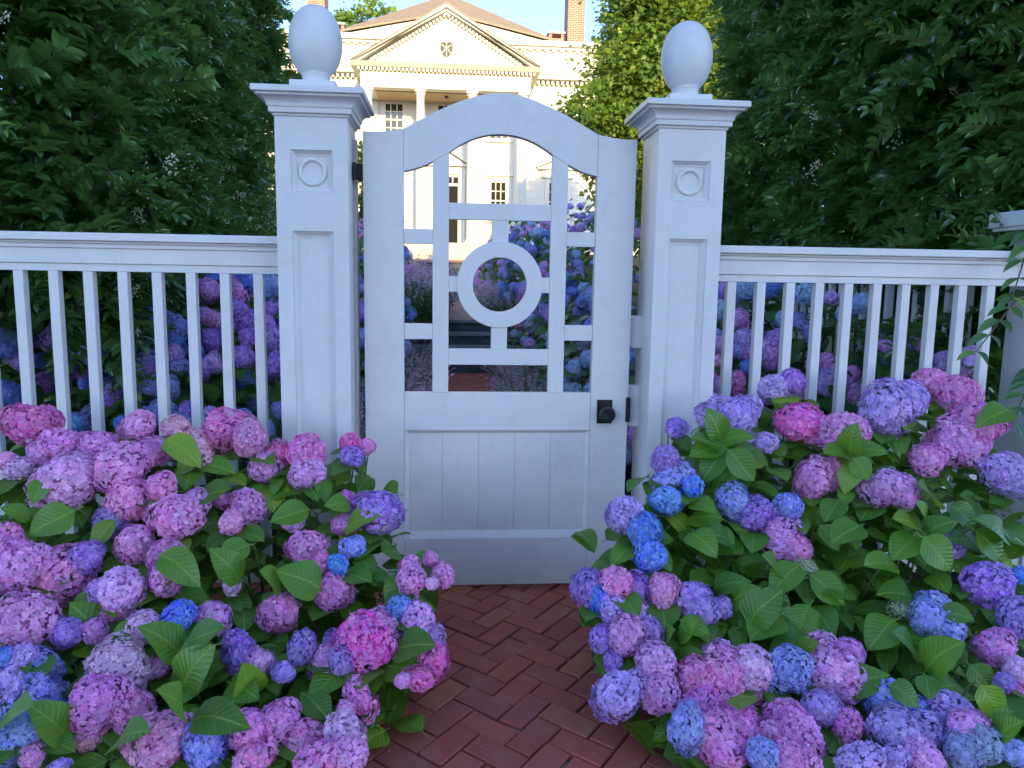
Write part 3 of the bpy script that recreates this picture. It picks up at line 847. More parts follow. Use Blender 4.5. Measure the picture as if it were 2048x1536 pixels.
        if ped:
            z = zt + arch + .35
            m = MB(); m.box(a - arch - .12, b + arch + .12, yy - .08, yy, zt + arch, z); m.box(cx - .85, cx + .85, yy - .20, yy, z, z + .07)
            m.prism([(cx - .75, z + .072), (cx + .75, z + .072), (cx, z + .40)], 'y', yy - .06, yy); m.build('pediment', HPAINT, fr)
            for s in (-1, 1):
                MB().prism([(cx + s * .88, z + .073), (cx, z + .455), (cx, z + .53), (cx + s * .92, z + .13)][::s], 'y', yy - .22, yy).build('pediment_rake', HPAINT, fr)
    for cx in (HX - 2.14, HX, HX + 2.14): window(cx, 8.55, .74, 4, .32)
    for cx in (HX - 2.14, HX + 2.14): window(cx, 5.56, .64, 4, .385, arch=.22)
    for cx in (HX - 4.62, HX + 4.62): window(cx, 5.60, .74, 4, .40, ped=True)
    for cx in (HX - 4.62, HX + 4.62): window(cx, 8.40, .74, 4, .32)
    # front door
    dx = .47
    f = MB()
    for s in (-1, 1): f.box(HX + (s * .76 if s < 0 else dx + .05), HX + (-dx - .05 if s < 0 else .76), YW - .12, YW, 2.88, 5.80)
    f.box(HX - .78, HX + .78, YW - .14, YW, 5.80, 6.12); f.box(HX - .52, HX + .52, YW - .05, YW, 5.34, 5.45); f.box(HX - .52, HX + .52, YW - .05, YW, 5.70, 5.80)
    f.box(HX - .92, HX + .92, YW - .30, YW, 6.12, 6.20)
    f.prism([(HX - .78, 6.202), (HX + .78, 6.202), (HX, 6.72)], 'y', YW - .12, YW)
    d = f.build('door_surround', HPAINT, r)
    for s in (-1, 1):
        MB().prism([(HX + s * .90, 6.203), (HX, 6.76), (HX, 6.85), (HX + s * .96, 6.255)][::s], 'y', YW - .32, YW).build('pediment_rake', HPAINT, d)
    box('front_door', (HX - dx, HX + dx, YW - .03, YW - .024, 2.98, 5.33), DOORP, d)
    m = MB()
    for i in (-1, 1):
        for z0, z1 in ((3.15, 3.9), (4.05, 5.15)): m.box(HX + i * .23 - .16, HX + i * .23 + .16, YW - .042, YW - .0305, z0, z1)
    m.build('door_panels', DOORP, d, bevel=.01)
    MB().box(HX - .48, HX + .48, YW - .03, YW - .024, 5.45, 5.70).build('transom_pane', DARKGLASS, d)
    m = MB()
    for k in range(-1, 3): m.box(HX - .5 + .25 * (k + 1) - .022 + .0, HX - .5 + .25 * (k + 1) + .022, YW - .05, YW - .0305, 5.45, 5.70)
    m.build('transom_bars', HPAINT, d)
    box('threshold', (HX - .6, HX + .6, YW - .25, YW - .02, 2.88, 2.98), HSTONE, d)
    # shutters-less side quoins beside lower windows: narrow louvred strips
    for cx in (HX - 2.14, HX + 2.14):
        for s in (-1, 1):
            xx = cx + s * .62
            m = MB(); z = 3.4
            while z < 5.9: m.box(xx - .05, xx + .05, YW - .045, YW - .02, z, z + .07); z += .12
            m.build('louvre_strip', HPAINT, r, kind='stuff')
    return r
house()
def front_steps():
    r = root('front_steps', (HX, 25.6, 2.13), 'pale granite steps rising to the front door of the white house', 'steps')
    hs = [2.135, 2.215, 2.43, 2.65, 2.878]
    for i in range(4):
        y = 24.7 + i * .38
        MB().box(HX - 2.2 + .1 * i, HX + 2.2 - .1 * i, y, 26.3 - .002 * (4 - i), hs[i] - .001 * i, hs[i + 1]).build('step', HSTONE if i else simple('step_brick', (.30, .19, .16), .85, .3, 20), r, bevel=.01)
front_steps()
def lantern():
    r = root('porch_lantern', (HX, 27.6, 8.62), 'dark hanging lantern under the portico of the white house', 'lantern')
    m = MB(); m.lathe([(.010, 8.0), (.010, 8.62)], HX, 27.6, 8); m.build('rod', BLACK, r)
    MB().lathe([(.10, 8.56), (.06, 8.60), (.02, 8.62)], HX, 27.6, 12).build('canopy', BLACK, r)
    MB().lathe([(.02, 7.72), (.06, 7.77), (.08, 7.92), (.03, 8.0), (.01, 8.03)], HX, 27.6, 8).build('lamp_body', BLACK, r)
lantern()

HEADS_FRONT_LEFT='''-1.569,-0.287,0.806,0.093,0.06,H;-1.432,-0.344,0.738,0.07,0.055,P;-1.3,-0.344,0.732,0.074,0.044,P;-1.194,-0.264,0.792,0.065,0.051,P;-1.039,-0.29,0.789,0.049,0.042,C;-0.857,-0.285,0.773,0.099,0.065,H;-0.749,-0.399,0.768,0.055,0.062,P;-0.946,-0.385,0.731,0.066,0.052,C;-1.505,-0.354,0.707,0.048,0.044,l;-1.601,-0.403,0.696,0.032,0.025,P;-1.554,-0.411,0.661,0.043,0.029,W;-1.173,-0.481,0.686,0.088,0.067,P;-1.356,-0.495,0.636,0.105,0.081,l;-1.329,-0.476,0.677,0.088,0.049,l;-1.098,-0.389,0.719,0.07,0.049,P;-1.12,-0.539,0.588,0.073,0.073,P;-1.01,-0.557,0.634,0.045,0.045,P;-0.935,-0.637,0.549,0.074,0.064,P;-0.889,-0.585,0.582,0.045,0.041,l;-1.166,-0.59,0.512,0.055,0.046,V;-1.057,-0.667,0.47,0.05,0.074,P;-0.924,-0.767,0.464,0.055,0.048,P;-0.729,-0.544,0.556,0.06,0.06,P;-0.74,-0.659,0.539,0.04,0.04,P;-0.807,-0.538,0.582,0.035,0.021,P;-1.428,-0.726,0.501,0.039,0.048,P;-1.344,-0.816,0.455,0.086,0.07,P;-1.245,-0.767,0.397,0.088,0.072,P;-1.164,-0.767,0.462,0.058,0.048,V;-0.538,-0.422,0.726,0.07,0.055,H;-0.642,-0.361,0.693,0.049,0.052,H;-0.684,-0.397,0.673,0.063,0.052,l;-0.528,-0.482,0.664,0.058,0.047,l;-0.561,-0.569,0.517,0.049,0.032,l;-0.386,-0.361,0.744,0.03,0.032,H;-0.325,-0.357,0.732,0.03,0.03,P;-0.371,-0.439,0.711,0.037,0.026,V;-0.377,-0.51,0.565,0.036,0.029,P;-0.261,-0.57,0.544,0.08,0.064,V;-0.377,-0.585,0.502,0.046,0.025,P;-0.496,-0.669,0.448,0.061,0.051,P;-0.429,-0.77,0.441,0.029,0.036,P;-0.332,-0.719,0.468,0.037,0.037,b;-0.372,-0.796,0.437,0.032,0.036,B;-0.142,-0.802,0.433,0.034,0.036,P;-0.128,-0.859,0.405,0.035,0.038,P;-0.072,-0.763,0.441,0.025,0.022,P;-0.03,-0.794,0.388,0.031,0.043,P;-0.064,-0.872,0.402,0.021,0.018,W;-0.151,-0.847,0.35,0.045,0.029,l;-1.257,-0.968,0.34,0.085,0.083,P;-1.023,-0.872,0.387,0.074,0.065,l;-1.034,-0.871,0.338,0.053,0.05,C;-0.91,-0.811,0.404,0.045,0.057,P;-1.08,-0.867,0.391,0.034,0.037,L;-1.125,-0.992,0.312,0.047,0.041,V;-1.059,-0.968,0.301,0.03,0.039,l;-0.894,-1.018,0.335,0.056,0.041,W;-0.932,-0.983,0.265,0.051,0.042,W;-0.811,-0.982,0.354,0.051,0.033,B;-0.733,-0.92,0.313,0.052,0.04,l;-1.166,-1.082,0.242,0.059,0.045,b;-1.172,-1.205,0.275,0.037,0.042,L;-1.11,-1.186,0.212,0.065,0.067,b;-1.216,-1.097,0.282,0.036,0.028,L;-1.096,-1.347,0.193,0.045,0.052,b;-1.042,-1.358,0.236,0.035,0.032,b;-1.236,-1.117,0.303,0.025,0.036,B;-0.932,-1.115,0.284,0.076,0.059,W;-0.904,-1.082,0.225,0.049,0.046,W;-0.93,-1.245,0.241,0.071,0.061,P;-0.856,-1.222,0.197,0.043,0.062,P;-0.85,-1.052,0.238,0.038,0.026,l;-0.935,-1.289,0.168,0.034,0.026,C;-0.726,-1.354,0.198,0.078,0.066,P;-0.614,-1.369,0.191,0.045,0.055,b;-1.018,-1.393,0.188,0.024,0.032,P;-0.954,-1.401,0.164,0.024,0.015,L;-1.187,-1.098,0.304,0.039,0.028,L;-0.705,-0.804,0.378,0.026,0.029,W;-0.537,-0.888,0.321,0.06,0.056,P;-0.387,-0.816,0.354,0.06,0.057,P;-0.267,-1.049,0.309,0.071,0.068,H;-0.22,-0.935,0.275,0.059,0.072,P;-0.237,-1.083,0.288,0.058,0.052,H;-0.162,-0.922,0.341,0.033,0.028,B;-0.109,-0.936,0.306,0.044,0.041,l;-0.064,-0.959,0.262,0.033,0.04,L;-0.107,-1.034,0.284,0.036,0.03,B;-0.056,-1.039,0.223,0.043,0.054,H;-0.094,-1.13,0.223,0.042,0.026,H;-0.137,-1.16,0.235,0.023,0.018,P;-0.61,-1.08,0.277,0.043,0.058,V;-0.544,-1.111,0.277,0.031,0.034,l;-0.621,-1.065,0.306,0.032,0.029,V;-0.43,-1.077,0.29,0.03,0.058,V;-0.358,-1.066,0.242,0.051,0.064,l;-0.363,-0.968,0.257,0.034,0.028,V;-0.312,-1.117,0.27,0.029,0.034,V;-0.47,-1.161,0.267,0.028,0.026,V;-0.258,-1.158,0.177,0.035,0.068,P;-0.286,-1.236,0.195,0.024,0.022,P;-0.522,-1.318,0.193,0.049,0.06,P;-0.448,-1.299,0.209,0.046,0.047,P;-0.491,-1.386,0.164,0.048,0.033,P;-0.383,-1.305,0.155,0.047,0.045,P;-0.279,-1.326,0.179,0.05,0.05,W;-0.324,-1.42,0.167,0.055,0.03,P;-0.249,-1.432,0.192,0.035,0.032,P'''
HEADS_FRONT_RIGHT='''0.874,-0.328,0.804,0.041,0.033,V;0.782,-0.511,0.724,0.048,0.048,V;0.807,-0.512,0.668,0.044,0.037,V;1.042,-0.291,0.856,0.064,0.056,L;1.111,-0.366,0.863,0.074,0.062,L;1.388,-0.217,0.968,0.053,0.053,V;1.316,-0.206,0.94,0.066,0.053,L;1.37,-0.342,0.825,0.107,0.067,H;1.449,-0.353,0.793,0.071,0.063,P;1.516,-0.418,0.81,0.089,0.066,P;1.738,-0.326,0.869,0.084,0.1,L;1.822,-0.321,0.913,0.072,0.072,L;2.005,-0.206,0.96,0.075,0.063,P;2.057,-0.283,0.939,0.074,0.065,P;2.093,-0.368,0.821,0.1,0.092,P;2.0,-0.36,0.758,0.088,0.088,l;2.049,-0.398,0.735,0.072,0.06,l;1.86,-0.421,0.695,0.071,0.051,P;2.103,-0.516,0.663,0.077,0.058,L;2.137,-0.548,0.627,0.065,0.057,L;0.823,-0.511,0.639,0.074,0.052,b;0.766,-0.599,0.589,0.058,0.05,B;0.866,-0.574,0.633,0.04,0.044,B;0.609,-0.653,0.551,0.063,0.065,L;0.65,-0.728,0.518,0.055,0.062,B;0.668,-0.783,0.449,0.049,0.057,B;1.363,-0.486,0.629,0.057,0.08,P;1.453,-0.465,0.653,0.077,0.054,P;1.02,-0.596,0.571,0.058,0.062,b;1.09,-0.643,0.544,0.057,0.052,V;1.206,-0.636,0.569,0.047,0.049,b;1.571,-0.599,0.63,0.066,0.063,l;1.647,-0.596,0.61,0.066,0.063,l;1.163,-0.685,0.474,0.067,0.06,l;1.204,-0.712,0.441,0.056,0.056,P;1.19,-0.822,0.414,0.044,0.02,Y;1.79,-0.708,0.447,0.045,0.043,L;1.486,-0.908,0.302,0.04,0.03,Y;1.835,-0.838,0.354,0.079,0.062,V;1.586,-0.914,0.308,0.056,0.043,b;1.595,-0.975,0.258,0.046,0.046,b;1.531,-0.98,0.299,0.042,0.055,b;1.725,-1.039,0.222,0.057,0.049,P;1.836,-0.992,0.295,0.049,0.068,V;1.958,-0.834,0.379,0.028,0.028,B;1.109,-0.386,0.76,0.058,0.039,L;1.206,-0.403,0.752,0.043,0.035,L;1.468,-0.449,0.753,0.046,0.027,P;1.029,-0.404,0.718,0.039,0.027,P;0.445,-0.861,0.366,0.054,0.072,V;0.47,-0.887,0.356,0.039,0.055,B;0.528,-0.897,0.41,0.047,0.042,P;0.605,-0.862,0.374,0.041,0.039,V;0.678,-0.901,0.379,0.042,0.055,P;0.782,-0.89,0.338,0.062,0.059,L;0.788,-0.95,0.322,0.048,0.041,L;0.871,-0.902,0.313,0.033,0.039,L;0.507,-0.921,0.326,0.045,0.048,L;0.576,-0.928,0.304,0.061,0.051,L;0.53,-1.035,0.29,0.052,0.064,l;0.617,-0.99,0.283,0.037,0.047,L;0.466,-1.005,0.268,0.034,0.046,V;0.485,-1.068,0.225,0.032,0.03,V;0.597,-1.117,0.246,0.056,0.056,l;0.594,-1.161,0.177,0.055,0.058,l;0.539,-1.143,0.184,0.038,0.038,L;0.471,-1.184,0.186,0.063,0.066,L;0.679,-0.891,0.306,0.046,0.036,L;0.825,-1.045,0.214,0.049,0.043,l;0.712,-1.142,0.215,0.05,0.056,P;0.804,-1.146,0.209,0.077,0.068,P;0.878,-1.146,0.244,0.062,0.056,W;0.894,-1.162,0.169,0.035,0.035,P;0.718,-1.187,0.153,0.064,0.049,P;0.639,-1.314,0.155,0.041,0.065,b;0.711,-1.316,0.132,0.055,0.068,P;0.795,-1.29,0.134,0.055,0.061,P;0.734,-1.351,0.117,0.059,0.048,P;0.986,-1.163,0.233,0.052,0.068,b;1.157,-1.035,0.23,0.053,0.044,l;1.218,-1.074,0.229,0.049,0.049,l;1.153,-1.132,0.192,0.084,0.081,l;1.046,-1.254,0.168,0.054,0.045,L;1.103,-1.292,0.133,0.029,0.045,P;0.943,-1.253,0.137,0.06,0.057,P;0.94,-1.326,0.126,0.071,0.066,P;0.882,-1.313,0.124,0.05,0.05,P;0.876,-1.445,0.153,0.057,0.039,P;0.808,-1.427,0.148,0.044,0.047,b;1.261,-1.224,0.171,0.058,0.055,b;1.313,-1.242,0.141,0.058,0.052,b;1.211,-1.348,0.15,0.071,0.049,L;1.316,-1.301,0.117,0.048,0.042,L;1.442,-1.244,0.139,0.07,0.055,L;1.422,-1.35,0.159,0.055,0.041,l;1.389,-1.377,0.111,0.06,0.055,w;1.431,-1.386,0.13,0.043,0.049,w;1.055,-1.45,0.143,0.049,0.028,L;1.142,-1.445,0.134,0.047,0.031,L;1.253,-1.42,0.119,0.061,0.034,l;1.51,-1.414,0.124,0.038,0.032,b;1.702,-1.161,0.213,0.039,0.036,W;1.622,-1.215,0.205,0.027,0.035,V;1.681,-1.206,0.164,0.03,0.03,P'''
HEADS_BEHIND_LEFT='''-1.642,2.039,1.284,0.08,0.067,P;-1.443,2.013,1.247,0.057,0.094,P;-1.646,2.156,1.361,0.055,0.027,B;-1.71,2.05,1.303,0.04,0.047,b;-1.497,2.145,1.329,0.062,0.048,b;-1.39,2.072,1.344,0.061,0.054,B;-1.282,2.058,1.302,0.074,0.068,B;-1.214,2.066,1.32,0.047,0.068,b;-1.206,1.877,1.161,0.043,0.043,V;-1.924,1.794,1.114,0.045,0.057,B;-1.942,1.733,1.015,0.069,0.069,B;-1.817,1.795,1.096,0.045,0.045,b;-1.723,1.678,1.04,0.063,0.075,b;-1.725,1.624,0.96,0.056,0.05,B;-1.598,1.792,1.118,0.051,0.045,P;-1.545,1.799,1.089,0.064,0.058,P;-1.503,1.622,0.981,0.062,0.068,V;-1.428,1.877,1.146,0.072,0.072,V;-1.447,1.803,1.061,0.058,0.058,L;-1.339,1.814,1.081,0.071,0.078,V;-1.2,1.774,1.085,0.045,0.058,V;-1.147,1.656,0.972,0.069,0.082,V;-1.293,1.664,0.989,0.05,0.063,V;-1.699,1.492,0.891,0.06,0.067,L;-1.543,1.494,0.911,0.042,0.048,B;-1.447,1.453,0.852,0.048,0.06,L;-1.49,1.392,0.816,0.059,0.059,V;-1.643,1.452,0.823,0.054,0.036,b;-1.81,1.407,0.794,0.05,0.042,V;-1.84,1.359,0.791,0.035,0.041,b;-1.705,1.246,0.745,0.075,0.063,b;-1.632,1.263,0.716,0.046,0.069,b;-1.275,1.443,0.89,0.066,0.066,V;-1.052,1.391,0.852,0.042,0.072,V;-1.925,1.164,0.684,0.056,0.053,V;-2.046,1.442,0.84,0.054,0.048,B;-2.407,1.432,0.865,0.059,0.041,B;-2.275,1.468,0.853,0.042,0.048,B;-2.488,1.217,0.688,0.051,0.051,b;-2.109,1.261,0.749,0.029,0.034,B;-1.59,1.047,0.633,0.066,0.044,b;-1.449,1.027,0.637,0.05,0.05,V;-1.343,1.013,0.625,0.044,0.033,V;-1.369,1.039,0.593,0.055,0.05,b;-1.147,0.968,0.598,0.055,0.055,b;-1.007,0.914,0.533,0.038,0.076,b;-1.48,0.971,0.563,0.06,0.054,b;-1.641,0.981,0.589,0.049,0.065,b;-1.741,0.906,0.575,0.053,0.053,B;-2.032,0.978,0.562,0.059,0.049,B;-0.963,1.05,0.631,0.028,0.056,b'''
HEADS_BEHIND_RIGHT='''1.887,2.031,1.326,0.049,0.071,V;2.038,1.967,1.284,0.07,0.077,c;2.134,2.137,1.372,0.058,0.043,c;1.826,1.873,1.19,0.041,0.069,c;2.252,2.067,1.374,0.036,0.036,b;2.352,1.735,1.312,0.064,0.071,c;2.342,1.35,1.299,0.043,0.043,L;2.379,1.055,1.268,0.064,0.064,c;2.37,1.242,1.196,0.037,0.043,c;2.228,1.782,1.141,0.061,0.061,c;2.343,1.815,1.127,0.062,0.069,b;2.389,1.695,1.05,0.047,0.06,b;1.893,1.585,1.013,0.072,0.078,L;1.997,1.662,1.029,0.046,0.053,L;1.718,1.569,0.98,0.052,0.065,P;1.921,1.569,0.93,0.052,0.059,P;1.85,1.579,0.948,0.046,0.065,b;2.015,1.488,0.929,0.064,0.083,L;2.109,1.594,1.002,0.072,0.072,L;1.723,1.649,1.046,0.033,0.033,b;2.036,1.484,0.868,0.051,0.051,L;1.667,1.439,0.889,0.038,0.038,P;1.735,1.276,0.761,0.049,0.074,P;1.631,1.238,0.747,0.055,0.067,L;1.854,1.412,0.846,0.038,0.051,B;2.386,1.445,0.875,0.071,0.077,P;2.41,1.382,0.83,0.063,0.082,P;2.383,1.142,0.822,0.048,0.078,P;2.316,1.291,0.762,0.081,0.081,L;2.288,1.415,0.877,0.045,0.051,L;2.408,0.84,0.931,0.067,0.056,B;2.392,0.766,1.008,0.044,0.038,L;2.386,0.794,1.041,0.044,0.033,P;2.407,0.612,1.041,0.037,0.042,L;2.405,0.501,1.066,0.031,0.036,P;2.404,0.578,0.967,0.053,0.058,B;2.434,0.613,0.905,0.043,0.037,B;2.43,0.335,0.979,0.059,0.064,L;2.394,0.14,1.007,0.051,0.047,L;2.405,0.152,1.065,0.047,0.033,L;2.415,0.357,1.023,0.035,0.03,L;2.417,0.93,1.076,0.04,0.034,L;1.59,1.341,0.78,0.043,0.062,P;1.541,1.141,0.685,0.036,0.048,L;2.387,1.025,0.736,0.065,0.059,l;2.078,1.206,0.708,0.061,0.061,L;2.429,0.405,0.828,0.051,0.051,B'''
LEAVES_FRONT_LEFT='''-0.919,-0.42,0.679,-0.743,-0.48,0.666;-0.654,-0.77,0.499,-0.747,-0.83,0.472;-0.882,-0.57,0.592,-0.686,-0.63,0.669;-0.679,-0.82,0.393,-0.715,-0.88,0.539;-0.899,-0.87,0.505,-0.761,-0.93,0.463;-0.664,-1.12,0.332,-0.765,-1.18,0.307;-0.738,-1.12,0.334,-0.575,-1.18,0.432;-0.779,-1.07,0.279,-0.806,-1.13,0.399;-0.738,-1.17,0.243,-0.667,-1.23,0.374;-0.642,-1.22,0.079,-0.68,-1.28,0.289;-0.644,-1.37,0.26,-0.522,-1.43,0.319;-0.668,-1.37,0.274,-0.654,-1.43,0.387;-1.413,-0.62,0.541,-1.454,-0.68,0.612;-1.241,-0.67,0.59,-1.355,-0.73,0.526;-1.116,-0.67,0.555,-1.173,-0.73,0.474;-1.383,-0.57,0.666,-1.403,-0.63,0.613;-0.372,-0.62,0.496,-0.262,-0.68,0.585;-0.36,-0.57,0.57,-0.42,-0.63,0.606;-0.416,-0.87,0.384,-0.508,-0.93,0.491;-0.539,-0.87,0.386,-0.583,-0.93,0.476;-0.398,-1.22,0.232,-0.322,-1.28,0.194;-0.559,-1.17,0.193,-0.552,-1.23,0.328;-0.166,-1.07,0.28,-0.062,-1.13,0.338;-0.196,-1.07,0.234,-0.091,-1.13,0.24;-1.068,-0.92,0.257,-1.089,-0.98,0.411;-1.098,-0.87,0.396,-1.133,-0.93,0.311;-0.916,-0.42,0.735,-0.986,-0.48,0.676;-1.019,-0.47,0.783,-0.83,-0.53,0.724;-0.499,-0.57,0.553,-0.623,-0.63,0.537;-0.811,-1.42,0.231,-0.724,-1.48,0.318;-0.978,-1.32,0.185,-0.987,-1.38,0.329;-0.919,-1.02,0.365,-0.953,-1.08,0.304;-1.102,-1.37,0.261,-0.983,-1.43,0.346;-0.315,-0.67,0.405,-0.359,-0.73,0.306;-0.258,-0.57,0.329,-0.321,-0.63,0.281'''
LEAVES_FRONT_RIGHT='''1.009,-0.45,0.777,0.963,-0.51,0.893;1.01,-0.45,0.768,1.099,-0.51,0.828;1.012,-0.47,0.762,0.832,-0.53,0.729;1.023,-0.47,0.743,1.21,-0.53,0.747;1.005,-0.52,0.745,0.876,-0.58,0.657;0.995,-0.57,0.766,1.099,-0.63,0.642;1.003,-0.47,0.753,0.847,-0.53,0.813;1.487,-0.52,0.734,1.338,-0.58,0.758;1.496,-0.52,0.744,1.584,-0.58,0.786;1.487,-0.52,0.734,1.446,-0.58,0.842;1.481,-0.57,0.708,1.415,-0.63,0.649;1.469,-0.57,0.736,1.508,-0.63,0.667;0.983,-0.72,0.461,0.815,-0.78,0.572;1.02,-0.67,0.461,0.821,-0.73,0.413;1.378,-0.67,0.605,1.296,-0.73,0.551;1.147,-0.87,0.444,1.007,-0.93,0.368;1.184,-0.87,0.409,1.279,-0.93,0.329;1.14,-0.97,0.35,1.067,-1.03,0.279;1.62,-0.77,0.525,1.485,-0.83,0.617;1.631,-0.77,0.507,1.683,-0.83,0.589;1.589,-0.82,0.516,1.449,-0.88,0.478;1.564,-0.87,0.534,1.645,-0.93,0.443;1.673,-0.72,0.508,1.604,-0.78,0.636;1.618,-0.77,0.516,1.656,-0.83,0.492;1.476,-0.87,0.439,1.302,-0.93,0.465;1.771,-0.62,0.569,1.683,-0.68,0.68;1.793,-0.67,0.584,1.869,-0.73,0.528;1.885,-0.72,0.45,1.705,-0.78,0.528;1.822,-0.77,0.523,1.955,-0.83,0.399;0.704,-1.02,0.266,0.743,-1.08,0.359;0.701,-1.02,0.332,0.777,-1.08,0.31;0.677,-1.07,0.195,0.73,-1.13,0.289;0.658,-1.02,0.251,0.668,-1.08,0.329;1.121,-1.02,0.273,0.951,-1.08,0.258;1.054,-1.07,0.202,1.064,-1.13,0.313;1.016,-0.87,0.36,1.096,-0.93,0.281;1.396,-1.02,0.317,1.282,-1.08,0.283;1.558,-0.87,0.315,1.425,-0.93,0.412;1.438,-1.07,0.225,1.341,-1.13,0.354;1.441,-1.12,0.202,1.467,-1.18,0.328;1.578,-0.97,0.324,1.655,-1.03,0.317;1.545,-1.17,0.243,1.584,-1.23,0.196;1.372,-1.22,0.243,1.351,-1.28,0.201;1.235,-1.27,0.244,1.287,-1.33,0.232;1.465,-1.32,0.266,1.5,-1.38,0.197;1.465,-1.32,0.116,1.511,-1.38,0.226;1.485,-1.37,0.133,1.5,-1.43,0.228;1.538,-1.17,0.163,1.41,-1.23,0.247;1.162,-1.17,0.174,1.212,-1.23,0.268;0.946,-0.97,0.286,0.977,-1.03,0.428;0.882,-0.82,0.341,0.941,-0.88,0.417;0.917,-0.87,0.309,0.955,-0.93,0.403;1.043,-0.97,0.318,0.923,-1.03,0.266;1.937,-0.77,0.486,1.841,-0.83,0.614;2.143,-0.47,0.899,1.978,-0.53,0.889;1.285,-0.72,0.53,1.331,-0.78,0.46;1.402,-0.77,0.546,1.267,-0.83,0.497;0.782,-1.32,0.212,0.781,-1.38,0.291;1.106,-0.82,0.372,1.037,-0.88,0.501;1.326,-0.87,0.354,1.187,-0.93,0.433'''

# ================================================================= hydrangeas
def floret_head(n, size, seed, lobes=.08, bare=0.0):
    rg = np.random.default_rng(seed)
    i = np.arange(n) + .5
    ph = np.arccos(1 - 1.80 * i / n); th = math.pi * (1 + 5 ** .5) * i
    D = np.stack([np.cos(th) * np.sin(ph), np.sin(th) * np.sin(ph), np.cos(ph)], 1) + rg.normal(0, .045, (n, 3))
    D /= np.linalg.norm(D, axis=1, keepdims=True)
    f = rg.normal(0, 1.6, (4, 3)); pq = rg.uniform(0, 6, 4)
    rad = 1 + lobes * np.sin(D @ f.T + pq).sum(1) / 1.5 + rg.normal(0, .035, n)
    P = D * rad[:, None] * (1 - size * .25)
    nrm = D + rg.normal(0, .24, (n, 3)); nrm /= np.linalg.norm(nrm, axis=1, keepdims=True)
    t = np.cross(nrm, rg.normal(0, 1, (n, 3))); t /= np.linalg.norm(t, axis=1, keepdims=True)
    b = np.cross(nrm, t)
    s = size * rg.uniform(.8, 1.18, n)
    # one petal in floret space (x,y,z), then four turned copies
    pet = np.array([(0, .02, -.10), (-.40, .42, .02), (-.36, .86, .0), (0, 1.06, -.10), (.36, .86, .0), (.40, .42, .02)])
    uvp = np.array([(.5, 0), (.2, .4), (.25, .8), (.5, 1), (.75, .8), (.8, .4)])
    V = []; UV = []; Fc = []
    cup = rg.uniform(-.15, .40, n)
    for k in range(4):
        a = k * math.pi / 2; ca, sa = math.cos(a), math.sin(a)
        px = pet[:, 0] * ca - pet[:, 1] * sa; py = pet[:, 0] * sa + pet[:, 1] * ca
        jit = rg.uniform(.85, 1.12, n)
        r2 = pet[:, 1] ** 2
        z = pet[:, 2][None] + cup[:, None] * r2[None] * .6 + rg.normal(0, .05, (n, 1)) * pet[:, 1][None] + (.04 * (-1) ** k)
        W = P[:, None] + (t[:, None] * (px[None] * jit[:, None])[..., None] + b[:, None] * (py[None] * jit[:, None])[..., None] + nrm[:, None] * z[..., None]) * s[:, None, None]
        V.append(W); UV.append(np.tile(uvp[None], (n, 1, 1)))
    V = np.stack(V, 1).reshape(-1, 3); UV = np.stack(UV, 1).reshape(-1, 2)
    base = np.arange(n * 4) * 6
    Fq = np.concatenate([base[:, None] + np.array([0, 1, 2, 3])[::-1], base[:, None] + np.array([0, 3, 4, 5])[::-1]])
    tint = np.repeat(rg.random(n), 24)
    # shaded heart of the head, made of the same tissue, so no light leaks through
    hv = []; hf = []; nn = 12; mm = 7
    for j in range(mm):
        q = math.pi * (j + .5) / mm * .92
        for k in range(nn):
            a = 2 * math.pi * k / nn; hv.append((.72 * math.sin(q) * math.cos(a), .72 * math.sin(q) * math.sin(a), .72 * math.cos(q)))
    for j in range(mm - 1):
        for k in range(nn): hf.append((j * nn + k, (j + 1) * nn + k, (j + 1) * nn + (k + 1) % nn, j * nn + (k + 1) % nn))
    nv = len(V)
    V = np.concatenate([V, np.array(hv)]); UV = np.concatenate([UV, np.full((len(hv), 2), .9)])
    Fq = np.concatenate([Fq, np.array(hf) + nv]); tint = np.concatenate([tint, np.full(len(hv), .05)])
    return np_mesh('flower_head', V, Fq, PETAL, tint, UV, smooth=False)
HEAD_BIG = [floret_head(430, .135, 100 + i, .15) for i in range(6)]
HEAD_MID = [floret_head(260, .170, 200 + i, .14) for i in range(6)]
HEAD_SMALL = [floret_head(125, .235, 300 + i, .12) for i in range(5)]
HEAD_LACE = [floret_head(170, .13, 400 + i, .05) for i in range(2)]
HC = {'H': (.97, .21, .62), 'P': (.98, .36, .78), 'l': (.93, .44, .87), 'L': (.68, .42, .90), 'V': (.52, .27, .82), 'b': (.40, .43, .94),
      'B': (.17, .34, .92), 'c': (.42, .60, .98), 'C': (.95, .50, .68), 'W': (.96, .58, .88), 'Y': (.55, .64, .36), 'w': (.42, .46, .76)}

def leaf_template(ns=7, bend=.25, fold=.25, width=.33, tip=1.0, wav=.0, seed=0):
    rg = random.Random(seed)
    V = []; UV = []; Fq = []
    us = (-1, -.55, 0, .55, 1) if ns > 5 else (-1, 0, 1)
    for i in range(ns):
        t = i / (ns - 1)
        wd = width * (math.sin(math.pi * min(1, t ** .78 * .985 + .015)) ** .72) * (1.0 if t < .9 else .8) if t < 1 else 0.004
        if t == 0: wd = .01
        y = t * tip; z0 = -bend * t * t + .06 * math.sin(t * 3)
        for u in us:
            z = z0 + fold * abs(u) * wd + wav * math.sin(t * 9 + u * 2 + seed) * abs(u)
            V.append((u * wd + wav * .6 * math.sin(t * 5 + seed), y, z)); UV.append((.5 + u * .5 * max(.15, wd / width), t))
    n = len(us)
    for i in range(ns - 1):
        for k in range(n - 1):
            a = i * n + k; Fq.append((a, a + 1, a + n + 1, a + n))
    return np.array(V), np.array(Fq), np.array(UV)
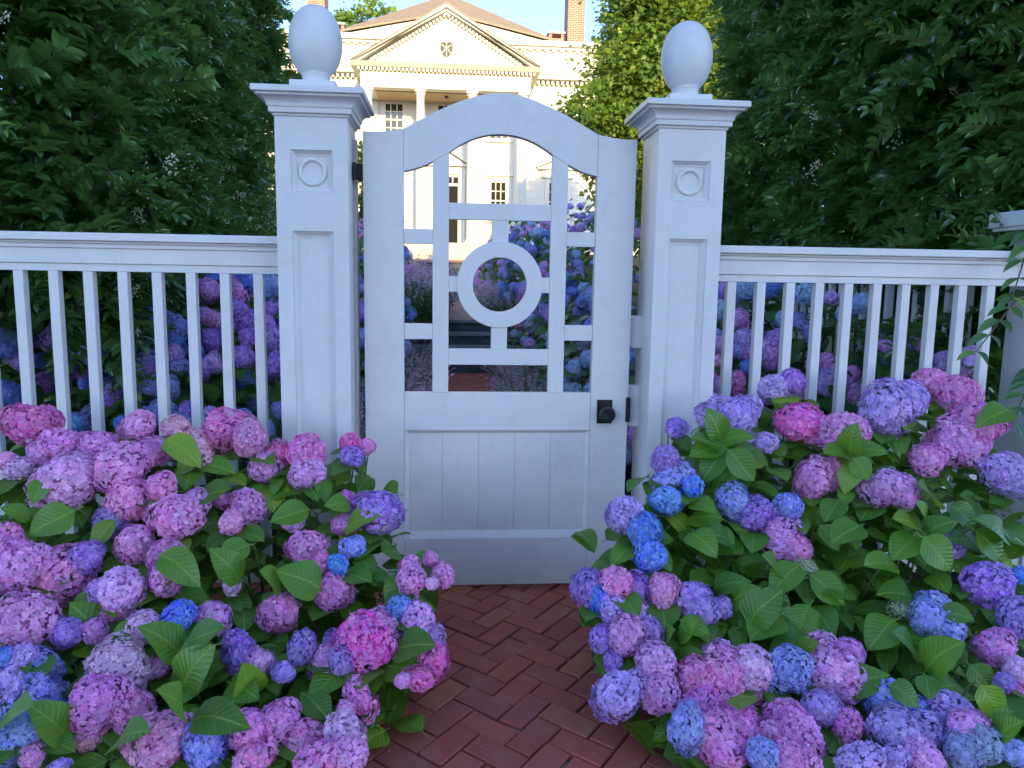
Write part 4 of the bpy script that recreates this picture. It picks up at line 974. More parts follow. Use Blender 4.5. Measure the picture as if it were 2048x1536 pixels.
HL_T = [leaf_template(8, b, f, w_, 1, wv, s) for s, (b, f, w_, wv) in enumerate([(.22, .16, .40, .015), (.38, .12, .43, .025), (.12, .24, .37, .02), (.5, .14, .41, .03), (.02, .2, .39, .03)])]
def petiole_mesh(T, name, mat):
    V, Fq, UV = T
    # short stalk behind the leaf base
    pv = np.array([(-.012, 0, 0), (.012, 0, 0), (.012, -.18, -.05), (-.012, -.18, -.05), (0, 0, -.02), (0, -.18, -.07)])
    pf = np.array([(3, 2, 1, 0), (0, 4, 5, 3), (1, 2, 5, 4)]) + len(V)
    V2 = np.concatenate([V, pv]); UV2 = np.concatenate([UV, np.full((6, 2), .5)])
    return np_mesh(name, V2, np.concatenate([Fq, pf]), mat, None, UV2)
HL_M = [petiole_mesh(t, 'leaf', HLEAF) for t in HL_T]
HL_LOW = [leaf_template(5, b, f, w_, 1, 0, s) for s, (b, f, w_) in enumerate([(.22, .16, .40), (.4, .12, .42), (.1, .22, .38)])]
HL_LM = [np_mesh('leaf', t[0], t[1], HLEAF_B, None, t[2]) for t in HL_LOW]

def put_leaf(meshes, parent, base, d, nrm, ln, color=None, name='leaf'):
    d = Vector(d).normalized(); x = d.cross(Vector(nrm))
    if x.length < 1e-4: x = d.orthogonal()
    x.normalize(); z = x.cross(d)
    o = bpy.data.objects.new(name, random.choice(meshes)); COL.objects.link(o); o.parent = parent
    m = Matrix((x, d, z)).transposed().to_4x4() @ Matrix.Diagonal((ln * random.uniform(.85, 1.15), ln, ln, 1))
    m.translation = Vector(base) - parent.location
    o.matrix_basis = m
    if color: o.color = color
    elif random.random() < .07: o.color = random.choice(((1.45, 1.15, .8, 1), (1.3, 1.1, .9, 1), (.75, .85, .9, 1), (.8, .85, .85, 1)))
    return o

def put_head(parent, c, rx, rz, key, face=None, jitter=.05):
    rx *= 1.13; rz *= 1.13; r = (rx + rz) / 2
    if key == 'Y': me = random.choice(HEAD_LACE)
    elif r > .052: me = random.choice(HEAD_BIG)
    elif r > .034: me = random.choice(HEAD_MID)
    else: me = random.choice(HEAD_SMALL)
    o = bpy.data.objects.new('flower_head', me); COL.objects.link(o); o.parent = parent
    col = HC[key]; h, s, v = colorsys.rgb_to_hsv(*col)
    h += random.uniform(-.018, .018); s = min(1, s * random.uniform(.88, 1.08)); v = min(1, v * random.uniform(.88, 1.08))
    o.color = (*colorsys.hsv_to_rgb(h % 1, s, v), 1)
    up = Vector(face) if face else Vector((random.uniform(-.4, .4), -.55 + random.uniform(-.3, .3), 1))
    q = up.normalized().to_track_quat('Z', 'Y').to_matrix().to_4x4() @ Matrix.Rotation(random.uniform(0, 6.28), 4, 'Z')
    sc = Matrix.Diagonal((rx, r * .95, rz, 1))
    # scale in world axes keeps the measured width and height
    m = sc @ q; m.translation = Vector(c) - parent.location
    o.matrix_basis = m
    # strip shear so the transform stays clean
    loc, rot, scl = m.decompose(); o.matrix_basis = Matrix.LocRotScale(loc, rot, scl)
    return o

def parse(s):
    out = []
    for t in s.replace('\n', '').split(';'):
        a = t.split(','); out.append([float(v) for v in a[:5]] + [a[5] if len(a) > 5 else float(a[5])] if len(a) == 6 and a[5].isalpha() else [float(v) for v in a])
    return out

def stem(parent, a, b, r0=.005, r1=.0028, sag=.0, mat=STEM, name='stem'):
    a, b = Vector(a), Vector(b); d = b - a
    pts = [a + d * t + Vector((0, -.05 * math.sin(t * math.pi) * 0, .06 * math.sin(t * math.pi) - sag * t * t)) for t in (0, .3, .6, .85, 1)]
    m = MB(); m.tube(pts, [r0 + (r1 - r0) * t for t in (0, .3, .6, .85, 1)], 5)
    o = m.build(name, mat, parent, smooth=True); return o

EDGE_L = ([-1.6, -1.42, -1.28, -1.1, -.8, -.6, -.39, -.15], [-.22, -.22, -.2, -.02, .0, -.12, -.31, -.36])
EDGE_R = ([-1.6, -1.42, -1.3, -1.2, -1.1, -.87, -.62, -.37, -.15], [.54, .54, .555, .38, .38, .365, .52, .79, .86])
def off_path(tip, side):
    low = max(0, .34 - tip[2]) * .62
    if side == 'L': return tip[0] < np.interp(tip[1], *EDGE_L) + .015 - low
    if side == 'R': return tip[0] > np.interp(tip[1], *EDGE_R) - .015 + low
    return True

def shrub_mass(tbl, feat, shrubs, foot, fill_n, drop, leaf_len, far=False, cone=True, ymax=None, side=None):
    """shrubs: list of (x, y, z, label); heads go to the nearest one"""
    roots = [root('hydrangea_shrub', (x, y, z), lab, 'hydrangea', 'hydrangea shrubs in flower') for x, y, z, lab in shrubs]
    def near(p): return min(roots, key=lambda q: (q.location.x - p[0]) ** 2 + .6 * (q.location.y - p[1]) ** 2)
    H = np.array([t[:5] for t in tbl]); C = np.array(CAM)
    cnt = {q.name: 0 for q in roots}
    lm = HL_LM if far else HL_M
    for t in tbl:
        q = near(t); c = Vector(t[:3]); hd_ = put_head(q, c, t[3], t[4], t[5])
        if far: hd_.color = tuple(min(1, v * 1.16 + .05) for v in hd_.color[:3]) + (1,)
        r = (t[3] + t[4]) / 2
        away = Vector((c.x - q.location.x, c.y - q.location.y, 0))
        below = c + Vector((0, .10 if not far else .05, -r * .7))
        b0 = Vector((c.x * .75 + q.location.x * .25, min(-.17, c.y + .22) if c.y < 0 else c.y + .2, q.location.z))
        if random.random() < (.8 if not far else .4): stem(q, b0, below, .0055, .003)
        if r > .03:
            a0 = random.uniform(0, 6.28)
            for k in range(random.choice((2, 3, 3, 4)) if not far else random.choice((1, 2, 2))):
                a = a0 + k * 2.1 + random.uniform(-.4, .4)
                d = Vector((math.cos(a), math.sin(a) - .15, random.uniform(-.35, .12))).normalized()
                ln = random.uniform(.8, 1.2) * leaf_len
                base = c + Vector((0, 0.02, -r * 1.0)) + d * r * .35
                if ymax and base.y + d.y * ln > ymax: continue
                if not off_path(base + d * ln, side): continue
                put_leaf(lm, q, base, d, (0, -.25, 1), ln); cnt[q.name] += 1
    for t in feat:
        A, B = Vector(t[:3]), Vector(t[3:6]); q = near(A)
        ln = min(.145, (B - A).length * 1.0)
        n = (CAM - A).normalized() * .75 + Vector((0, 0, .8)) + Vector((random.uniform(-.25, .25), 0, random.uniform(-.2, .2)))
        put_leaf(HL_M, q, A, B - A, n, ln); cnt[q.name] += 1
        if random.random() < .6: stem(q, A + Vector((random.uniform(-.04, .04), .14, -.22)), A, .004, .0028)
    # filling leaves under and between the heads
    per = {q.name: ([], [], [], []) for q in roots}
    hx, hy, hz = H[:, 0], H[:, 1], H[:, 2]
    HR = (H[:, 3] + H[:, 4]) / 2
    hv = H[:, :3] - C; hd = np.linalg.norm(hv, axis=1); hu = hv / hd[:, None]
    tries = 0; placed = 0
    x0, x1, y0, y1 = foot
    while placed < fill_n and tries < fill_n * 12:
        tries += 1
        x, y = random.uniform(x0, x1), random.uniform(y0, y1)
        d2 = (hx - x) ** 2 + (hy - y) ** 2
        i = np.argsort(d2)[:4]
        if d2[i[0]] > drop ** 2: continue
        wgt = 1 / (d2[i] + .004); zs = float((hz[i] * wgt).sum() / wgt.sum())
        layer = random.random() ** 1.3 * (.42 if not far else .5)
        zmin = roots[0].location.z + .04
        z = max(zmin, zs - .035 - layer)
        ln = leaf_len * random.uniform(.6, 1.25) * (1 if layer < .15 else 1.15)
        q = near((x, y))
        out = Vector((x - q.location.x, (y - q.location.y) - .25, 0)); 
        a = random.uniform(0, 6.28)
        d = (out.normalized() * .5 + Vector((math.cos(a), math.sin(a), 0)) * .9); d.z = random.uniform(-.45, .15); d.normalize()
        p = np.array((x, y, z)); pc = p + np.array(d) * ln * .5
        if ymax and (pc[1] + ln * .5 > ymax): continue
        if not off_path(p + np.array(d) * ln, side): continue
        v = pc - C; dist = np.linalg.norm(v); u = v / dist
        ang = np.arccos(np.clip(hu @ u, -1, 1)) * hd
        if cone:
            hit = (ang < HR * .95 + ln * .28) & (dist < hd + HR * .3)
            if hit.any() and random.random() < .93: continue
        if (np.linalg.norm(H[:, :3] - pc, axis=1) < HR * 1.05).any(): continue
        placed += 1
        nr = Vector((random.gauss(0, .32), random.gauss(-.25, .3), 1))
        if cnt[q.name] < 285 and layer < .30:
            put_leaf(lm, q, p, d, nr, ln); cnt[q.name] += 1
        else:
            L = per[q.name]; L[0].append(p); L[1].append(np.array(d)); L[2].append(np.array(nr)); L[3].append(ln)
    for q in roots:
        L = per[q.name]
        if L[0]:
            tr = np.array(L[0]) - np.array(q.location); fr = frames(np.array(L[1]), np.array(L[2]), np.array(L[3]))
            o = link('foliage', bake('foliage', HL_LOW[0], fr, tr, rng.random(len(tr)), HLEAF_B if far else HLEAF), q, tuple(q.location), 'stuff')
        # bare canes in the heart of the shrub
        m = MB(); qx, qy, qz = q.location
        for k in range(12):
            a = random.uniform(0, 6.28); rr = random.uniform(.05, .20)
            m.tube([(qx + random.uniform(-.06, .06), qy + random.uniform(-.06, .06), qz - .02), (qx + math.cos(a) * rr * .5, qy + math.sin(a) * rr * .5, qz + .1), (qx + math.cos(a) * rr, qy + .1 + abs(math.sin(a)) * rr * .8, qz + random.uniform(.16, .26))], [.006, .005, .003], 5)
        m.build('canes', WOODY, q, smooth=True)
    return roots

def extra(n, x0, x1, y0, y1, z0, z1, pal):
    return [[random.uniform(x0, x1), random.uniform(y0, y1), random.uniform(z0, z1), random.uniform(.062, .085), random.uniform(.058, .08), random.choice(pal)] for _ in range(n)]
FL = parse(HEADS_FRONT_LEFT); FR = parse(HEADS_FRONT_RIGHT); BLH = parse(HEADS_BEHIND_LEFT); BRH = parse(HEADS_BEHIND_RIGHT)
BLH += extra(26, -1.75, -.95, 1.9, 2.4, .35, 1.35, 'bBVcLb') + extra(34, -2.6, -1.72, 1.15, 1.8, .35, 1.0, 'bBbVc'); BRH += extra(26, 1.45, 2.35, 1.7, 2.3, .4, 1.4, 'cbLcPB')
shrub_mass(FL, parse(LEAVES_FRONT_LEFT), [
    (-1.30, -.45, 0, 'pink hydrangea shrub at the far left in front of the left fence'),
    (-.72, -.50, 0, 'pink and lilac hydrangea shrub in front of the left gate post'),
    (-.95, -1.10, 0, 'hydrangea shrub with pink and periwinkle heads in the lower left corner'),
    (-.38, -1.05, 0, 'pink hydrangea shrub with some blue heads over the left edge of the brick path')],
    (-1.75, .02, -1.55, -.16), 1050, .26, .108, ymax=-.14, side='L')
shrub_mass(FR, parse(LEAVES_FRONT_RIGHT), [
    (.92, -.48, 0, 'hydrangea shrub with bright blue heads in front of the right gate post'),
    (1.62, -.50, 0, 'tall hydrangea shrub with large lilac heads in front of the right fence'),
    (.72, -1.10, 0, 'lavender and pink hydrangea shrub leaning over the right edge of the brick path'),
    (1.22, -1.05, 0, 'leafy hydrangea shrub with periwinkle and white heads in the lower right corner')],
    (.42, 2.15, -1.50, -.16), 1350, .30, .112, ymax=-.14, side='R')
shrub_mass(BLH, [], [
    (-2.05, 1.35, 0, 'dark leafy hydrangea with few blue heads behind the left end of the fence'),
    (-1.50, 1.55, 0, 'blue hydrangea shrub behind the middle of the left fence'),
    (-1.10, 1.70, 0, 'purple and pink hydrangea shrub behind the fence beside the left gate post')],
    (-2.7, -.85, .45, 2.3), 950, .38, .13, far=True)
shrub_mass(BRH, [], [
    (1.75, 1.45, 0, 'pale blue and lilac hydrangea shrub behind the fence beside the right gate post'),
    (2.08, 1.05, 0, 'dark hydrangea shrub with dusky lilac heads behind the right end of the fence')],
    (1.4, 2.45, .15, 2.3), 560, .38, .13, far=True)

# shrubs along the garden path, seen through the gate
def path_shrub(x, y, rx, ry, h, pal, n, label, lit=None):
    z0 = bedz(y) - .02
    q = root('hydrangea_shrub', (x, y, z0), label, 'hydrangea', 'hydrangeas along the garden path')
    pts = []
    for i in range(n * 6):
        if len(pts) >= n: break
        a = random.uniform(0, 6.28); u = random.uniform(-.15, 1); s = math.sqrt(max(0, 1 - max(0, u) ** 2))
        p = np.array((x + rx * s * math.cos(a), y + ry * s * math.sin(a), z0 + h * (.22 + .78 * max(0, u)) if u > 0 else z0 + h * random.uniform(.15, .3)))
        r = random.uniform(.055, .088)
        if any(np.linalg.norm(p - o[0]) < (r + o[1]) * .72 for o in pts): continue
        if math.sin(a) > .55 and u < .6: continue
        pts.append((p, r))
        hh = put_head(q, p, r * random.uniform(.95, 1.15), r * random.uniform(.85, 1.0), random.choice(pal), (math.cos(a) * s, math.sin(a) * s, .4 + u))
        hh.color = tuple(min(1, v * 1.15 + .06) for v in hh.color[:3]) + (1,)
    # leaves
    B = []; D = []; N = []; L = []
    m = 320
    for i in range(m):
        a = random.uniform(0, 6.28); u = random.uniform(0, 1); s = math.sqrt(1 - u * u); k = random.uniform(.68, 1.07)
        p = Vector((x + rx * s * math.cos(a) * k, y + ry * s * math.sin(a) * k, z0 + h * (.1 + .9 * u) * k))
        d = Vector((math.cos(a) + random.gauss(0, .5), math.sin(a) + random.gauss(0, .5), random.uniform(-.5, .3)))
        nr = Vector((math.cos(a) * s + random.gauss(0, .3), math.sin(a) * s - .2, .5 + u)); ln = random.uniform(.10, .18)
        if i < 60: put_leaf(HL_LM, q, p, d, nr, ln)
        else: B.append(tuple(p - q.location)); D.append(tuple(d)); N.append(tuple(nr)); L.append(ln)
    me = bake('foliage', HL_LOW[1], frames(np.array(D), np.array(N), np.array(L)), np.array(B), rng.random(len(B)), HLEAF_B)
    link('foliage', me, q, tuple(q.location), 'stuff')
    return q
RS = [(1.50, 1.9, .50, .55, 1.05, 'bBcbL', 46), (1.42, 3.2, .50, .6, 1.15, 'bBbcc', 48), (1.55, 4.7, .55, .7, 1.30, 'cbLPb', 52), (1.45, 6.3, .55, .75, 1.35, 'bBbcL', 54),
      (1.50, 8.0, .60, .8, 1.40, 'PcbLP', 54), (1.45, 9.8, .60, .8, 1.60, 'bcBcb', 54), (1.60, 11.8, .7, .9, 1.85, 'bcbPL', 56), (1.55, 14.2, .8, 1.0, 2.0, 'bWWbV', 58),
      (1.40, 17.0, .8, 1.1, 1.75, 'PPHPL', 56), (2.7, 13.0, .9, 1.1, 2.3, 'bBVcb', 46), (2.7, 10.0, .9, 1.1, 2.1, 'bLVcb', 40)]
RL = ['blue and violet hydrangea just inside the gate on the right, nearest the fence', 'sky blue hydrangea second from the gate on the right of the path', 'violet hydrangea with some pink heads, third on the right of the path',
      'deep blue hydrangea beside the foot of the dark steps on the right', 'pink and violet hydrangea at the right of the dark steps', 'plain blue hydrangea on the upper bed right of the path',
      'tall mixed blue hydrangea halfway up the right side of the upper path', 'hydrangea with pale pink sunlit heads among blue ones, upper right through the gate',
      'bright pink hydrangea at the far end of the path, in front of the house steps', 'blue hydrangea behind the row, below the overhanging tree', 'blue hydrangea at the back of the right bed seen past the gate stile']
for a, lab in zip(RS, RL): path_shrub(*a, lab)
LS = [(-1.0, 4.0, .42, .6, 1.15, 'bcVB', 40), (-1.05, 5.6, .48, .7, 1.35, 'cbVP', 42), (-1.15, 7.6, .55, .8, 1.50, 'Bbcb', 42), (-1.35, 10.4, .6, .9, 1.75, 'bVPb', 44), (-1.7, 13.6, .7, 1.0, 1.95, 'HPPV', 46), (-2.0, 17.5, .8, 1.1, 1.9, 'WPLP', 46), (-2.6, 6.6, .6, .9, 2.3, 'Bbbc', 30)]
LL = ['blue and violet hydrangea just behind the left gate post', 'violet hydrangea in the gap between the left post and the gate', 'blue hydrangea left of the dark steps', 'blue hydrangea on the upper left bed behind the catmint',
      'pink and magenta hydrangea above the catmint on the left', 'pale pink sunlit hydrangea near the left front of the house', 'blue hydrangea showing between the left hedge and the left post']
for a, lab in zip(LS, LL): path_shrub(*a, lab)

# catmint edging the path
def catmint_meshes(seed):
    rg = np.random.default_rng(seed); Tl = leaf_template(3, .1, .2, .35)
    nS = 85
    B = []; D = []; N = []; L = []; B2 = []; D2 = []; N2 = []; L2 = []; T = []
    for i in range(nS):
        a = rg.uniform(0, 6.28); lean = rg.uniform(.15, 1.1); hgt = rg.uniform(.32, .58)
        d = np.array((math.cos(a) * lean, math.sin(a) * lean, 1.0)); d /= np.linalg.norm(d)
        o = np.array((math.cos(a), math.sin(a), 0)) * rg.uniform(.02, .16)
        for k in range(22):
            t = k / 21
            p = o + d * hgt * t + np.array((0, 0, -.10 * lean * t * t))
            if t < .68:
                for q in range(2):
                    b = rg.uniform(0, 6.28); B2.append(p); D2.append((math.cos(b), math.sin(b), .4)); N2.append(rg.normal(0, .3, 3) + np.array((0, -.4, 1))); L2.append(rg.uniform(.026, .046))
            if t > .5:
                for q in range(2):
                    b = rg.uniform(0, 6.28); B.append(p); D.append((math.cos(b), math.sin(b), rg.uniform(.1, .9))); N.append(rg.normal(0, 1, 3)); L.append(rg.uniform(.014, .025))
    f = bake('flower_spikes', Tl, frames(np.array(D), np.array(N), np.array(L)), np.array(B), rg.random(len(B)), LAV)
    g = bake('foliage', Tl, frames(np.array(D2), np.array(N2, float), np.array(L2)), np.array(B2), rg.random(len(B2)), LAVG)
    return f, g
CM = [catmint_meshes(i) for i in range(4)]
ORD = ['nearest the gate', 'second from the gate', 'third from the gate', 'fourth from the gate', 'fifth from the gate', 'sixth from the gate', 'seventh from the gate', 'farthest of its row']
def catmint(x, y, s, label):
    z = (0 if y < 8.2 else .755 + (y - 9.25) / 12.75 * .305) if abs(x - .15) < .95 else bedz(y)
    q = root('catmint', (x, y, z - .02), label, 'catmint', 'catmint plants edging the path')
    f, g = random.choice(CM)
    rz = random.uniform(0, 6.28)
    for me, nm in ((f, 'flower_spikes'), (g, 'foliage')):
        o = link(nm, me, q, (x, y, z - .02), 'stuff'); o.rotation_euler = (0, 0, rz); o.scale = (s, s, s)
for i, y in enumerate((1.3, 2.2, 3.1, 4.0, 4.9, 5.8, 6.7, 7.6)): catmint(-.62 + random.uniform(-.05, .05), y, random.uniform(1.15, 1.4), 'catmint clump left of the lower brick path, ' + ORD[i])
for i, y in enumerate((8.6, 9.5, 10.4, 11.3, 12.2, 13.2, 14.3, 15.5)): catmint(-.60 + random.uniform(-.05, .05), y, random.uniform(1.8, 2.15), 'tall catmint clump left of the upper path, ' + ORD[i])
for i, y in enumerate((4.4, 5.3, 6.2, 7.1, 7.9)): catmint(.82 + random.uniform(-.05, .05), y, random.uniform(.85, 1.05), 'low catmint clump right of the lower path, ' + ORD[i])
for i, y in enumerate((9.4, 10.2, 11.1, 12.0, 13.0, 14.0)): catmint(.92 + random.uniform(-.05, .05), y, random.uniform(1.2, 1.45), 'catmint clump right of the upper path, ' + ORD[i])

# ================================================================= hedges and trees
PV_T = leaf_template(5, .20, .40, .21)
PV_M = [np_mesh('leaf', t[0], t[1], PRIVET, None, t[2]) for t in (PV_T, leaf_template(5, .35, .35, .22), leaf_template(5, .05, .5, .20))]
def sprig(rg, pairs, seg, ln):
    """opposite leaves on a drooping twig; returns base, dir, normal, length arrays and the twig line, twig along +Y"""
    B = []; D = []; N = []; L = []; pts = []
    p = np.zeros(3); d = np.array((0, 1.0, .15))
    for k in range(pairs):
        pts.append(p.copy()); d = d + np.array((rg.normal(0, .05), 0, -.09)); d /= np.linalg.norm(d); p = p + d * seg
        s = ln * (1 - .5 * (k / pairs) ** 2) * rg.uniform(.85, 1.1)
        for sx in (-1, 1):
            dd = np.array((sx * 1.0, .85, .10 + rg.normal(0, .30))); B.append(p); D.append(dd); N.append((rg.normal(0, .35) - sx * .25, rg.normal(0, .35), 1)); L.append(s)
    B.append(p); D.append(d + np.array((0, 0, .1))); N.append((0, 0, 1.)); L.append(ln * .6); pts.append(p)
    return np.array(B), np.array(D), np.array(N, float), np.array(L), np.array(pts)
SPR = [sprig(np.random.default_rng(50 + i), rr, .034, .114) for i, rr in enumerate((5, 6, 7, 9, 8, 12))]

def panicle_mesh(seed):
    rg = random.Random(seed); m = MB()
    for i in range(46):
        t = rg.random() ** .8; w_ = (1 - t) * .030 + .004
        c = (rg.gauss(0, w_), rg.gauss(0, w_), t * .11); s = rg.uniform(.0035, .006)
        m.add([(c[0] + s, c[1], c[2]), (c[0], c[1] + s, c[2]), (c[0] - s, c[1], c[2]), (c[0], c[1] - s, c[2]), (c[0], c[1], c[2] + s), (c[0], c[1], c[2] - s)],
              [(0, 1, 4), (1, 2, 4), (2, 3, 4), (3, 0, 4), (1, 0, 5), (2, 1, 5), (3, 2, 5), (0, 3, 5)])
    return m.mesh('flower_panicle', CREAM)
PAN = [panicle_mesh(i) for i in range(3)]

def hedge(name, label, cat, loc, surf, n_sprig, n_inner, n_pan, trunks):
    """surf(rg) -> (point, outward normal, scale) on the face of the hedge"""
    q = root(name, loc, label, cat)
    lo = np.array(loc, float)
    rg = np.random.default_rng(abs(int(loc[0] * 100)) + 7)
    B = []; D = []; N = []; L = []; T = []
    tw = MB(); cand = []
    for i in range(n_sprig):
        p, nn, sc = surf(rg); nn = np.array(nn, float); sc *= rg.uniform(.75, 1.25); p = np.array(p) + nn * rg.uniform(-.18, .22)
        out = nn + rg.normal(0, .45, 3) + np.array((0, 0, .12)); out /= np.linalg.norm(out)
        s = SPR[rg.integers(len(SPR))]
        side = np.cross(out, (0, 0, 1.0)); side /= np.linalg.norm(side) + 1e-9; up = np.cross(side, out)
        roll = rg.normal(0, .5); c_, s_ = math.cos(roll), math.sin(roll)
        side, up = side * c_ + up * s_, up * c_ - side * s_
        Mx = np.stack([side, out, up], 1) * sc
        b = s[0] @ Mx.T + p; d = s[1] @ Mx.T; n_ = s[2] @ Mx.T; ll = s[3] * sc
        dist = np.linalg.norm(np.array(p) - np.array(CAM)); new = rg.random() < .26
        cand.append((dist, b, d, n_, ll, new, s[4] @ Mx.T + p))
    cand.sort(key=lambda t: t[0])
    nl = 0
    for dist, b, d, n_, ll, new, pts in cand:
        if nl < 290:
            for k in range(len(b)):
                put_leaf(PV_M, q, b[k], d[k], n_[k], ll[k]); nl += 1
        else:
            B.append(b); D.append(d); N.append(n_); L.append(ll); T.append(np.clip((.97 if new else rg.uniform(0, .86)) + rg.normal(0, .03, len(b)), 0, .999))
        if dist < 5.5: tw.tube([tuple(x) for x in pts[::2]], [.0022] * len(pts[::2]), 3)
    tr = np.concatenate(B) - lo
    link('foliage', bake('foliage', PV_T, frames(np.concatenate(D), np.concatenate(N), np.concatenate(L)), tr, np.concatenate(T), PRIVET), q, loc, 'stuff')
    # inner leaves close the hedge
    P = []; Dn = []; Nn = []
    for i in range(n_inner):
        p, nn, sc = surf(rg); nn = np.array(nn, float)
        P.append(np.array(p) - nn * rg.uniform(.42, 1.7) + rg.normal(0, .05, 3)); Dn.append(rg.normal(0, 1, 3)); Nn.append(nn + rg.normal(0, .5, 3))
    P = np.array(P)
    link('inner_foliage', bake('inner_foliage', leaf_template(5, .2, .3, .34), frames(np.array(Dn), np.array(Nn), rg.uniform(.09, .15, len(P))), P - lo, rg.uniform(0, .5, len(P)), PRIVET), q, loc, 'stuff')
    if tw.v: tw.build('twigs', WOODY, q, kind='stuff')
    for i in range(n_pan):
        p, nn, sc = surf(rg)
        o = link('flower_panicle', random.choice(PAN), q, tuple(np.array(p) + np.array(nn) * rg.uniform(.24, .36)))
        o.rotation_euler = (rg.normal(.4, .5), rg.normal(0, .5), rg.uniform(0, 6.28)); s = rg.uniform(1.0, 1.7); o.scale = (s, s, s)
    for k, (x, y) in enumerate(trunks):
        m = MB(); z = bedz(y)
        m.tube([(x, y, z - .1), (x + random.uniform(-.1, .1), y, z + 1.2), (x + random.uniform(-.3, .3), y + .2, z + 3.0), (x + random.uniform(-.4, .4), y + .3, z + 4.3)], [.06, .045, .03, .012], 8)
        for j in range(5):
            zz = z + .8 + j * .6
            m.tube([(x, y, zz), (x + random.uniform(-.5, .5), y + random.uniform(-.5, .5), zz + .6)], [.02, .008], 5)
        m.build('trunk', BARK, q, smooth=True)
    return q

def bump_fn(sd):
    rg = random.Random(sd); K = [(rg.uniform(.8, 2.6), rg.uniform(.8, 2.6), rg.uniform(0, 6.28), rg.uniform(.10, .2)) for _ in range(7)]
    return lambda u, v: sum(a * math.sin(f * u + g * v + ph) for f, g, ph, a in K)
bl_ = bump_fn(3); br_ = bump_fn(8)
def surf_left(rg):
    # a face running back from the fence, rounded at the street end
    if rg.random() < .16:
        a = rg.uniform(0, math.pi / 2 + .6); z = rg.uniform(1.15, 4.9)
        rr = .75 + .12 * bl_(a * 2, z)
        return (-2.75 + rr * math.cos(a) * 1.05, 1.25 - rr * math.sin(a), z), (math.cos(a), -math.sin(a), .1), 1.0
    y = 1.0 + 6.2 * rg.random() ** 1.15; z = .2 + 4.9 * rg.random()
    if y < 2.6: z = max(z, 1.1 + .3 * rg.random()) if rg.random() < .8 else z
    x = -2.12 - .045 * (y - 1) + .30 * bl_(y, z * 1.3) - .10 * max(0, z - 4)
    lim = (-.275 if z < 3.2 + .15 * math.sin(y * 5) else -.232) * (y + 3.17)
    if y > 3.5: x = min(x, lim)
    z += bedz(y) * .5
    n = np.array((1, -.55, .18)); return (x, y, z), n / np.linalg.norm(n), 1.0
def surf_right(rg):
    if rg.random() < .20:
        y = .45 + rg.random() * .9; z = 1.2 + 3.6 * rg.random(); x = rg.uniform(2.75, 3.7)
        return (x, y + .2 * br_(x, z), z), (-.2, -1, .1), 1.05
    y = .5 + 8.5 * rg.random() ** 1.2; z = .3 + 5.0 * rg.random()
    x = 2.95 - .05 * (y - .5) + .28 * br_(y, z * 1.3) - (.35 if z > 2.4 and y < 3 else 0) * .5
    if y < 4 and z < 1.55: x = max(x, 2.78)
    if y > 1.8: x = max(x, .372 * (y + 3.17) + (.16 + .12 * math.sin(z * 2.1) + .10 * math.sin(z * 5 + 1)) * (1 if z > 1.6 else .4))
    z += bedz(y) * .5
    n = np.array((-1, -.6, .15)); return (x, y, z), n / np.linalg.norm(n), 1.0
hedge('privet_hedge', 'tall dark privet hedge with cream blossom rising behind the left fence', 'hedge', (-2.4, 3.0, 0), surf_left, 5200, 17000, 190, [(-2.8, 1.4), (-2.8, 2.8), (-2.8, 4.4), (-2.8, 6.4)])
hedge('privet_hedge', 'tall dark privet hedge with cream blossom rising behind the right fence', 'hedge', (3.2, 3.0, 0), surf_right, 5200, 20000, 110, [(3.5, 1.2), (3.3, 2.8), (3.2, 4.6), (3.1, 6.8)])

# a branch of the right hedge hangs forward over the corner post
def overhang():
    q = root('leafy_branch', (2.95, .3, 2.0), 'dark leafy branches drooping over the corner post at the right edge', 'branch')
    rg = np.random.default_rng(77)
    n = 0
    for (a, b) in (((2.95, .5, 2.35), (2.30, -.35, 1.62)), ((2.9, .4, 1.75), (2.20, -.35, 1.33)), ((2.95, .4, 1.40), (2.02, -.42, 1.12)), ((2.9, .3, 1.0), (2.22, -.4, .84)), ((3.0, .4, 1.9), (2.36, -.3, 1.42)), ((2.95, .3, .9), (2.4, -.4, .68))):
        a, b = np.array(a), np.array(b); d = b - a; L = np.linalg.norm(d); d /= L
        m = MB(); m.tube([tuple(a), tuple((a + b) / 2 + np.array((0, 0, .06))), tuple(b)], [.007, .005, .002], 5); m.build('twig', WOODY, q)
        for k in range(6):
            t = .35 + .65 * k / 5
            p = a + (b - a) * t + np.array((0, 0, .06 * math.sin(math.pi * t)))
            for sx in (-1, 1):
                side = np.cross(d, (0, 0, 1)); dd = d * .7 + side * sx * .8 + np.array((0, 0, -.35 + rg.normal(0, .2)))
                put_leaf(PV_M, q, p, dd, (rg.normal(0, .3), -.5, 1), .125 * (1 - .35 * t)); n += 1
overhang()

